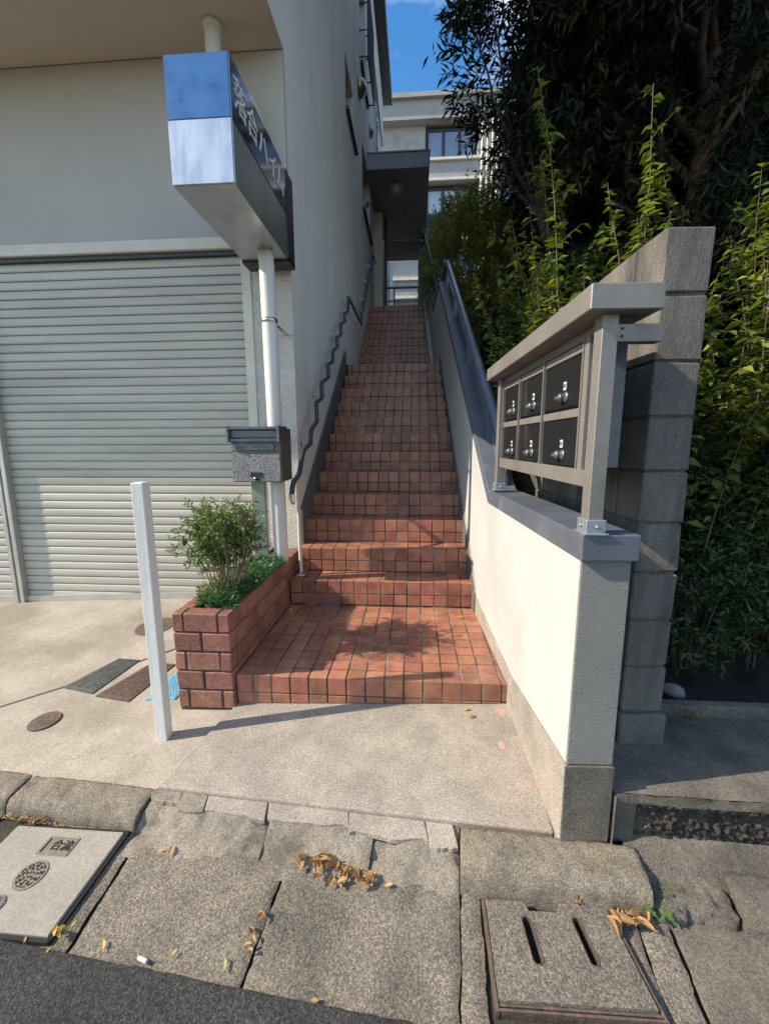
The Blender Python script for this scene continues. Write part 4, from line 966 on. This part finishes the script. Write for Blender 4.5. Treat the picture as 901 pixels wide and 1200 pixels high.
# golden conifer bush by the stair wall
tg = thing('golden_bush', (1.35, 6.9, 2.2), 'tall feathery bush with yellow-green tips beside the upper stair rail', 'bush')
mb = MB(); tq = limb(mb, (1.35, 7.0, 1.8), (1.3, 7.0, 5.4), .07, .02, .1)
for k in range(14): a = 2.4*k; limb(mb, tq[1+k % 6], (1.35+math.cos(a)*.6, 7+math.sin(a)*.6, 3+.2*k), .02, .005, .1)
mb.build('trunk', 'bark', tg)
P_, d_ = crown_points((1.3, 7.0, 4.1), (1.12, 1.0, 2.15), 6000, .15, 1.8, -.3, None, 31)
Dr = unit(d_*.6+rs.normal(size=P_.shape)*.4+np.array([0, 0, .6])); Lt = rs.uniform(.12, .28, len(P_))
leaf_mesh('crown', *twigs_to_leaves(P_, Dr, Lt, 10, .075, .030, .7, 0), 'leafsungold', tg)

# shoot shrubs: tall stems with paired leaves
def shoots(name, label, group, roots, hts, lean, nleaf, ll, lw, m='leaflight', stem='greentwig'):
    bx_, by_, bz_ = roots[0]; tall = name != 'leafy_shrub'
    t = thing(name, (bx_, by_, bz_), label, 'shrub', group)
    mb = MB(); LP = []; LD = []; LN = []; LL = []; LW = []
    def leaves_on(p, d, sz):
        for kk in range(2 if R.random() < .6 else 1):
            a = U(0, 6.28); dd = Vector((math.cos(a)+d.x*.9, math.sin(a)+d.y*.9, U(-.45, .35)))
            LP.append(tuple(p)); LD.append(tuple(dd)); LN.append((U(-.7, .7), U(-.7, .7), 1)); z_ = sz*U(.45, 1.25); LL.append(z_); LW.append(z_*lw*U(.8, 1.15))
    for (x, y, z), h, ln in zip(roots, hts, lean):
        pts = []; n = 12; sd_ = U(0, 99)
        for i in range(n+1):
            u = i/n; w = .07*u
            pts.append(Vector((x+ln[0]*u**1.6+w*noise.noise((u*3+sd_, 3, 1))+.02*noise.noise((u*11, sd_, 1)), y+ln[1]*u**1.6+w*noise.noise((u*3, sd_, 7)), z+h*u*(1-.06*u*abs(ln[0])))))
        mb.tube(pts, [.0055*(1-u/n*.7) for u in range(n+1)], 6)
        tot = int(nleaf*h*.42)
        for i in range(tot):
            u = (.15 if tall else .42)+(.85 if tall else .58)*(i+.5)/tot; k = min(int(u*n), n-1); p = pts[k].lerp(pts[k+1], u*n-k)
            d = (pts[k+1]-pts[k]).normalized(); leaves_on(p, d*.3, ll*(1-.35*u**6))
        nb = int(h*nleaf*.085)
        for i in range(nb):
            u = U(.18 if tall else .45, .93); k = min(int(u*n), n-1); p = pts[k].lerp(pts[k+1], u*n-k); a = i*2.4+U(-.5, .5)
            ln_ = U(.10, .36)*(1.15-u*.7); d = Vector((math.cos(a), math.sin(a), U(.2, .9))).normalized(); q0 = p; m_ = max(2, int(ln_/.045)); bp_ = [p]
            for j in range(m_):
                d = (d+Vector((U(-.2, .2), U(-.2, .2), U(-.12, .12)))).normalized(); q0 = q0+d*ln_/m_; bp_.append(q0); leaves_on(q0, d, ll*.9)
            mb.tube(bp_, [.0026*(1-.6*j/m_) for j in range(m_+1)], 4, False)
    mb.build('stems', stem, t)
    leaf_mesh('leaves', np.array(LP), np.array(LD), np.array(LN), np.array(LL), np.array(LW), m, t, curl=.25)
    return t
def gz(x, y): return .03+.36*max(0, y-.2)
def ring(cx, cy, n, r): return [(cx+U(-r, r), cy+U(-r, r)) for _ in range(n)]
grp = 'sunlit leafy shrubs behind the block wall'
# tall thin shoots above the rack
rr_ = [(1.08, .95), (1.05, 1.0), (1.12, 1.1)]
shoots('tall_shoot_shrub', 'tallest thin sunlit shoot, left of the others, over the letterbox roof', grp, [(x, y, gz(x, y)) for x, y in rr_], [3.5, 3.0, 2.6], [(-.35, .1), (-.25, .2), (-.5, .1)], 70, .085, .55)
rr_ = [(1.35, .7), (1.42, .8), (1.3, .9)]
shoots('tall_shoot_shrub', 'pair of upright sunlit shoots rising in the middle above the block wall', grp, [(x, y, gz(x, y)) for x, y in rr_], [3.2, 2.75, 2.5], [(-.02, .1), (-.25, .1), (.3, .1)], 70, .088, .55)
for i, (cx, cy, n, h, lab, sp_) in enumerate([(1.22, .72, 14, 2.45, 'bushy yellow-green shrub just behind the top of the block wall', .2),
      (1.10, 1.15, 16, 2.4, 'yellow-green shrub showing over the middle of the letterbox roof', .18), (1.02, 1.75, 16, 2.35, 'yellow-tinged shrub showing over the far end of the letterbox roof', .16),
      (1.0, 2.5, 14, 2.2, 'half-shaded shrub nearest the guard rail', .2),
      (1.62, .35, 18, 2.35, 'yellow-green shrub right of the block wall top', .26), (2.15, .45, 20, 2.45, 'leafy shrub at the right edge level with the block wall top', .3),
      (1.8, 1.1, 20, 2.6, 'leafy shrub set back behind the block wall top', .3)]):
    rr_ = ring(cx, cy, n, sp_)
    shoots('leafy_shrub', lab, grp, [(x, y, gz(x, y)) for x, y in rr_], [h*U(.62, 1.08) for _ in rr_], [(U(-.45, .45), U(-.35, .2)) for _ in rr_], 54, .082, .56, 'leafsungold' if i in (2,) else 'leaflight', 'bark')
# shaded mid-height mass to the right of the block wall
def mound(name, label, c, r, n, nl, ll, lw, m, cat='bush', group=None, seed=0, sh=.3, up=.5, thr=-.3, stem='bark'):
    t = thing(name, (c[0], c[1], c[2]-r[2]), label, cat, group)
    mb = MB()
    for k in range(14):
        a = 2.4*k; rr = math.sqrt((k+.5)/14)*.75
        limb(mb, (c[0]+math.cos(a)*.04, c[1]+math.sin(a)*.04, c[2]-r[2]), (c[0]+math.cos(a)*r[0]*rr, c[1]+math.sin(a)*r[1]*rr, c[2]+U(-.1, .6)*r[2]), .010*(r[2]+.4), .003, .06, 5)
    mb.build('stems', stem, t)
    P_, d_ = crown_points(c, r, n, sh, 2.2/max(r), thr, c[2]-r[2], seed)
    Dr = unit(d_*.6+rs.normal(size=P_.shape)*.5+np.array([0, 0, up])); Lt = rs.uniform(.5, 1.1, len(P_))*ll*1.6
    leaf_mesh('leaves', *twigs_to_leaves(P_, Dr, Lt, nl, ll, lw, .8, 0), m, t); return t
gaz = 'azalea bushes in the shaded bed'
mound('azalea_bush', 'shaded azalea bush at the front of the bed beside the block wall', (1.42, .12, .42), (.28, .26, .34), 420, 8, .05, .016, 'leafaz', group=gaz, seed=41)
mound('azalea_bush', 'shaded azalea bush at the right edge of the picture', (1.95, .15, .5), (.38, .32, .36), 560, 8, .05, .016, 'leafaz', group=gaz, seed=42)
mound('azalea_bush', 'taller azalea bush higher up against the block wall', (1.6, .45, .95), (.42, .32, .36), 620, 8, .055, .018, 'leafaz', group=gaz, seed=43)
mound('azalea_bush', 'upper azalea bush at the far right', (2.3, .45, 1.0), (.45, .38, .42), 620, 8, .055, .018, 'leafaz', group=gaz, seed=44)
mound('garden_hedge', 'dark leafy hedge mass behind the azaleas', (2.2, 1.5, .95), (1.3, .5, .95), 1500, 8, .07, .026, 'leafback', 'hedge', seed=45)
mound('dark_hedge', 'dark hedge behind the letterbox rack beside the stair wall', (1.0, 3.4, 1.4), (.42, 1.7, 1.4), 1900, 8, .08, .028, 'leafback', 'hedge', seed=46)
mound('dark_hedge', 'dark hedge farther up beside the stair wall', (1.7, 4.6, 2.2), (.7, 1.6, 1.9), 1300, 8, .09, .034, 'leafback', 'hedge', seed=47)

# planter shrub and grass
ps_ = thing('planter_shrub', (-1.27, .33, .37), 'small variegated shrub with bare stems at the front of the brick planter', 'shrub')
mb = MB(); tips = []
for k in range(34):
    a = U(0, 6.28); rr = U(.02, .07); x, y = -1.255+math.cos(a)*rr, .33+math.sin(a)*rr*1.6
    ex, ey, ez = x+math.cos(a)*U(.04, .14), y+math.sin(a)*U(.04, .16), U(.72, .93)
    pp = limb(mb, (x, y, .35), (ex, ey, ez), .005, .002, .08, 6)
    for j in (3, 4, 5, 6):
        for _ in range(5 if j > 3 else 2): e = pp[j]+Vector((U(-.09, .09), U(-.09, .09), U(-.01, .09))); mb.tube([pp[j], e], [.002, .001], 4, False); tips.append((pp[j], e))
mb.build('stems', 'twig', ps_)
S0 = np.array([tuple(a) for a, b in tips]); E0 = np.array([tuple(b) for a, b in tips]); Dd = E0-S0; Lt = np.linalg.norm(Dd, axis=1); Dd = unit(Dd)
leaf_mesh('leaves', *twigs_to_leaves(S0, Dd, Lt*1.2, 15, .024, .013, .8, 0), 'leafshrub', ps_)
mound('low_plant', 'low yellow-green plant at the foot of the planter shrub', (-1.25, .22, .42), (.11, .15, .07), 90, 7, .025, .011, 'leafshrub', seed=51)
n = 5200; xs_ = []
while len(xs_) < n:
    x, y = U(-1.37, -1.09), U(.06, 1.02)
    if noise.noise((x*5, y*5, 2.2)) > -.28+(.35 if x < -1.24 and y < .6 else 0): xs_.append((x, y, .36+.05*max(0, 1-abs(x+1.2)/.17)))
P_ = np.array(xs_); d_ = rs.normal(size=P_.shape)*.6; d_[:, 2] = rs.uniform(.3, 1, n)
leaf_mesh('mondo_grass', P_, d_, rs.normal(size=P_.shape)*.4+np.array([0, 0, 1.]), rs.uniform(.035, .075, n), rs.uniform(.004, .007, n), 'grass', base=(-1.22, .5, .36), curl=.45)['kind'] = 'stuff'
tag(bpy.data.objects['mondo_grass'], 'tufts of dark green mondo grass spilling over the planter edge', 'grass')

# ------------------------------------------------------------ dry leaves and litter
def leaf_obj(x, y, z, size, yaw, m, label, group=None, tilt=(0, 0), name='fallen_leaf', cup=.3, wd=.42):
    mb = MB(); n = 8; rows = []
    for i in range(n+1):
        u = i/n; w = wd*size*math.sin(math.pi*min(u*.97+.02, 1))**.8*.5; zc = cup*size*(.45*math.sin(u*3.1+1)*.6)
        for s_ in (-1, -.5, 0, .5, 1): rows.append((size*(u-.5), w*s_, zc+abs(s_)**1.6*w*cup*2.2+.002))
    mb.add(rows, [(i*5+j, i*5+j+1, (i+1)*5+j+1, (i+1)*5+j) for i in range(n) for j in range(4)], True)
    mb.tube([(size*.48, 0, .003), (size*.62, .01*size, .004)], .0009, 4)
    zmin = min(v[2] for v in mb.v); o = mb.build(name, m)
    o.rotation_euler = (tilt[0], tilt[1], yaw); o.location = (x, y, z-zmin*.0+abs(math.sin(tilt[0]))*size*.2+abs(math.sin(tilt[1]))*size*.45)
    return tag(o, label, 'leaf', group)
def gut(s, t): return RD(s, t, -.060)
def heap(s0, t0, ds, dt, n, label, group, m='dry', size=.055, f_=gut):
    for i in range(n):
        s = s0+R.gauss(0, ds); t = t0+R.gauss(0, dt); p = f_(s, t)
        k = U(0, .022)*math.exp(-((s-s0)/ds)**2)
        leaf_obj(p[0], p[1], p[2]+k*.8, size*U(.45, 1.05), U(0, 6.28), m, label, group, (U(-.7, .7), U(-.35, .35)), cup=U(.2, .9), wd=U(.35, .5))
heap(.165, .205, .05, .016, 26, 'curled brown leaf in the larger heap at the foot of the kerb', 'larger heap of dry leaves by the kerb', size=.052)
heap(.035, .175, .03, .02, 15, 'curled brown leaf in the left part of the heap at the foot of the kerb', 'left heap of dry leaves by the kerb', size=.05)
heap(-.055, .175, .02, .010, 6, 'dry leaf trailing off the left end of the heap by the kerb', 'leaves trailing left of the heap', size=.045)
heap(1.10, .20, .045, .022, 20, 'dry leaf in the heap at the corner of the slotted drain lid', 'dry leaves at the drain lid corner', size=.06)
heap(.93, .175, .018, .006, 5, 'orange-brown leaf at the gap above the drain lid', 'dry leaves above the drain lid', size=.05)
heap(-.80, .50, .016, .02, 10, 'yellow-brown leaf in the crack right of the utility cover', 'leaves in the left gutter crack', 'yellow', .034)
heap(-1.3, .165, .09, .006, 22, 'brown leaf along the back edge of the utility cover', 'leaves along the back of the utility cover', size=.036)
heap(-1.62, .20, .05, .03, 12, 'brown leaf in the far left gutter corner', 'leaves in the left gutter corner', size=.05)
heap(-.135, .44, .008, .035, 7, 'brown leaf stuck in the middle gutter joint', 'leaves in the middle gutter joint', size=.04)
for s, t, m, sz, lab in ((-.60, .20, 'dry', .045, 'single flat tan leaf on the gutter left of the heap'), (-.645, .205, 'yellow', .022, 'tiny yellow scrap of leaf beside the flat tan leaf'),
        (.285, .21, 'yellow', .032, 'rolled yellow leaf just right of the big heap'), (-.62, .515, 'yellow', .032, 'yellow leaf at the asphalt edge'), (-.19, .505, 'greenl', .034, 'pale green leaf near the asphalt edge'),
        (.12, .545, 'dry', .026, 'small brown leaf on the asphalt edge at the bottom'), (-.9, .54, 'dry', .02, 'small orange leaf at the left end of the asphalt edge'), (-.37, .5, 'yellow', .022, 'tiny yellow leaf on the asphalt below the gutter')):
    p = gut(s, t); leaf_obj(p[0], p[1], p[2]+.004, sz, U(0, 6.28), m, lab, cup=.15)
def sl(x, y): return (x, y, G(x, y)+.020)
for x, y, m, sz, lab in ((.24, -.05, 'yellow', .045, 'yellow leaf on the slab below the landing'), (.262, -.105, 'dry', .045, 'brown curled leaf next to the yellow one on the slab')):
    p = sl(x, y); leaf_obj(*p, sz, U(0, 3), m, lab, cup=.2, name='slab_leaf')
leaf_obj(.30, .88, .004, .05, .3, 'yellow', 'yellow leaf on the landing tiles near the right wall', cup=.12, name='landing_leaf')
def trd(k): return lambda x, y: (x, y, RS*k+.003)
heap(-.99, 1.24, .03, .03, 14, 'dry brown leaf around the handrail post on the first step', 'dry leaves around the handrail post', size=.04, f_=trd(1))
for k in (3, 4, 5, 6): heap(-1.01, NY+TH*(k-1)+.2, .02, .02, 3, 'dry leaf in the left corner of a shaded step', 'dry leaves in the step corners', size=.035, f_=trd(k))
heap(-1.02, .9, .01, .05, 4, 'yellow leaf against the planter on the landing', 'leaves along the planter on the landing', 'yellow', .03, lambda x, y: (x, y, .003))
heap(.68, -.86, .02, .012, 5, 'brown leaf in the crack at the wall foot', 'leaves in the crack at the wall foot', size=.035, f_=lambda x, y: (x, y, -.165))
mb = MB(); p = gut(-.475, .53); mb.tube([(p[0], p[1], p[2]+.008), (p[0]+.032, p[1]-.008, p[2]+.009)], .006, 10); tag(mb.build('paper_stub', 'paper', base=p), 'small white paper stub lying on the asphalt edge', 'litter')
def weed(x, y, z, n, r, label, m='weed'):
    t = thing('weed', (x, y, z), label, 'weed')
    P = []; D = []
    mb = MB()
    for i in range(n):
        a = 2.4*i; e = Vector((x+math.cos(a)*r*U(.3, 1), y+math.sin(a)*r*U(.3, 1), z+U(.3, 1.1)*r)); mb.tube([(x, y, z), e], .001, 4, False)
        for k in range(3): b = a+(k-1)*1.3; P.append(tuple(e)); D.append((math.cos(b), math.sin(b), .1))
    mb.build('stalks', 'greentwig', t); P = np.array(P); D = np.array(D)
    leaf_mesh('leaves', P, D, np.tile(np.array([[0, 0, 1.]]), (len(P), 1)), np.full(len(P), r*.42), np.full(len(P), r*.34), m, t, curl=.1)
p = gut(1.19, .19); weed(p[0], p[1], p[2], 10, .045, 'small bright green weed at the broken kerb by the drain lid')
p = gut(1.23, .12); weed(p[0], p[1], p[2]+.03, 6, .03, 'smaller weed sprouting on the broken kerb stone')
weed(1.17, -.34, .04, 6, .06, 'round-leaved weed at the foot of the dark edging')
weed(1.55, -.36, .05, 6, .04, 'tiny plants by the retaining ledge at the right')
for i, (x, y, z, r, lab) in enumerate(((1.10, -.12, .085, .05, 'grey stone lying in the bed nearest the block wall'), (1.24, -.14, .085, .055, 'long grey stone beside the first in the bed'))):
    mb = MB(); prof = [(r*math.cos(a), r*.55*math.sin(a)) for a in (-1.5, -.9, -.3, .3, .9, 1.5)]; mb.lathe((x, y, z+.0), prof, 12)
    mb.v = [(vx+.3*r*noise.noise((vx*30, vy*30, i)), vy+.3*r*noise.noise((vy*30, vz*30, 3)), vz) for vx, vy, vz in mb.v]
    tag(mb.build('garden_stone', 'stone', base=(x, y, z-.03)), lab, 'stone')
for i, (x, y, rr) in enumerate(((.375, -.30, .022), (.445, -.52, .016), (.42, -.06, .026))):
    mb = MB(); n = 18; zt = lambda a, b: G(a, b)+.0188
    ps = [(x+rr*(.8+.45*noise.noise((math.cos(a)*2, math.sin(a)*2, i)))*math.cos(a), y+rr*1.6*(.8+.45*noise.noise((math.cos(a)*2, math.sin(a)*2, i+5)))*math.sin(a)) for a in [6.283*k/n for k in range(n)]]
    mb.add([(a, b, zt(a, b)) for a, b in ps], [tuple(range(n))])
    tag(mb.build('paint_mark', 'pink', base=(x, y, zt(x, y))), ('faded pink paint mark on the slab halfway along the wall foot', 'smallest faded pink paint mark near the slab front corner', 'faded pink paint smudge on the slab just below the landing')[i], 'paint mark')
# cast text on the utility cover
A, t, ins = INS_A
o_ = Vector(A(-.218, -.078, .0125)); ex = (Vector(A(-.118, -.078, .0125))-o_).normalized(); ey = (Vector(A(-.218, .022, .0125))-o_).normalized(); ez = ex.cross(ey)
text_mesh('合流', .046, 'hole', basis(ex, ey, ez, o_), ins, 'cast_characters', .0008, .0005)

for o in bpy.data.objects:
    if '_w' in o: del o['_w']
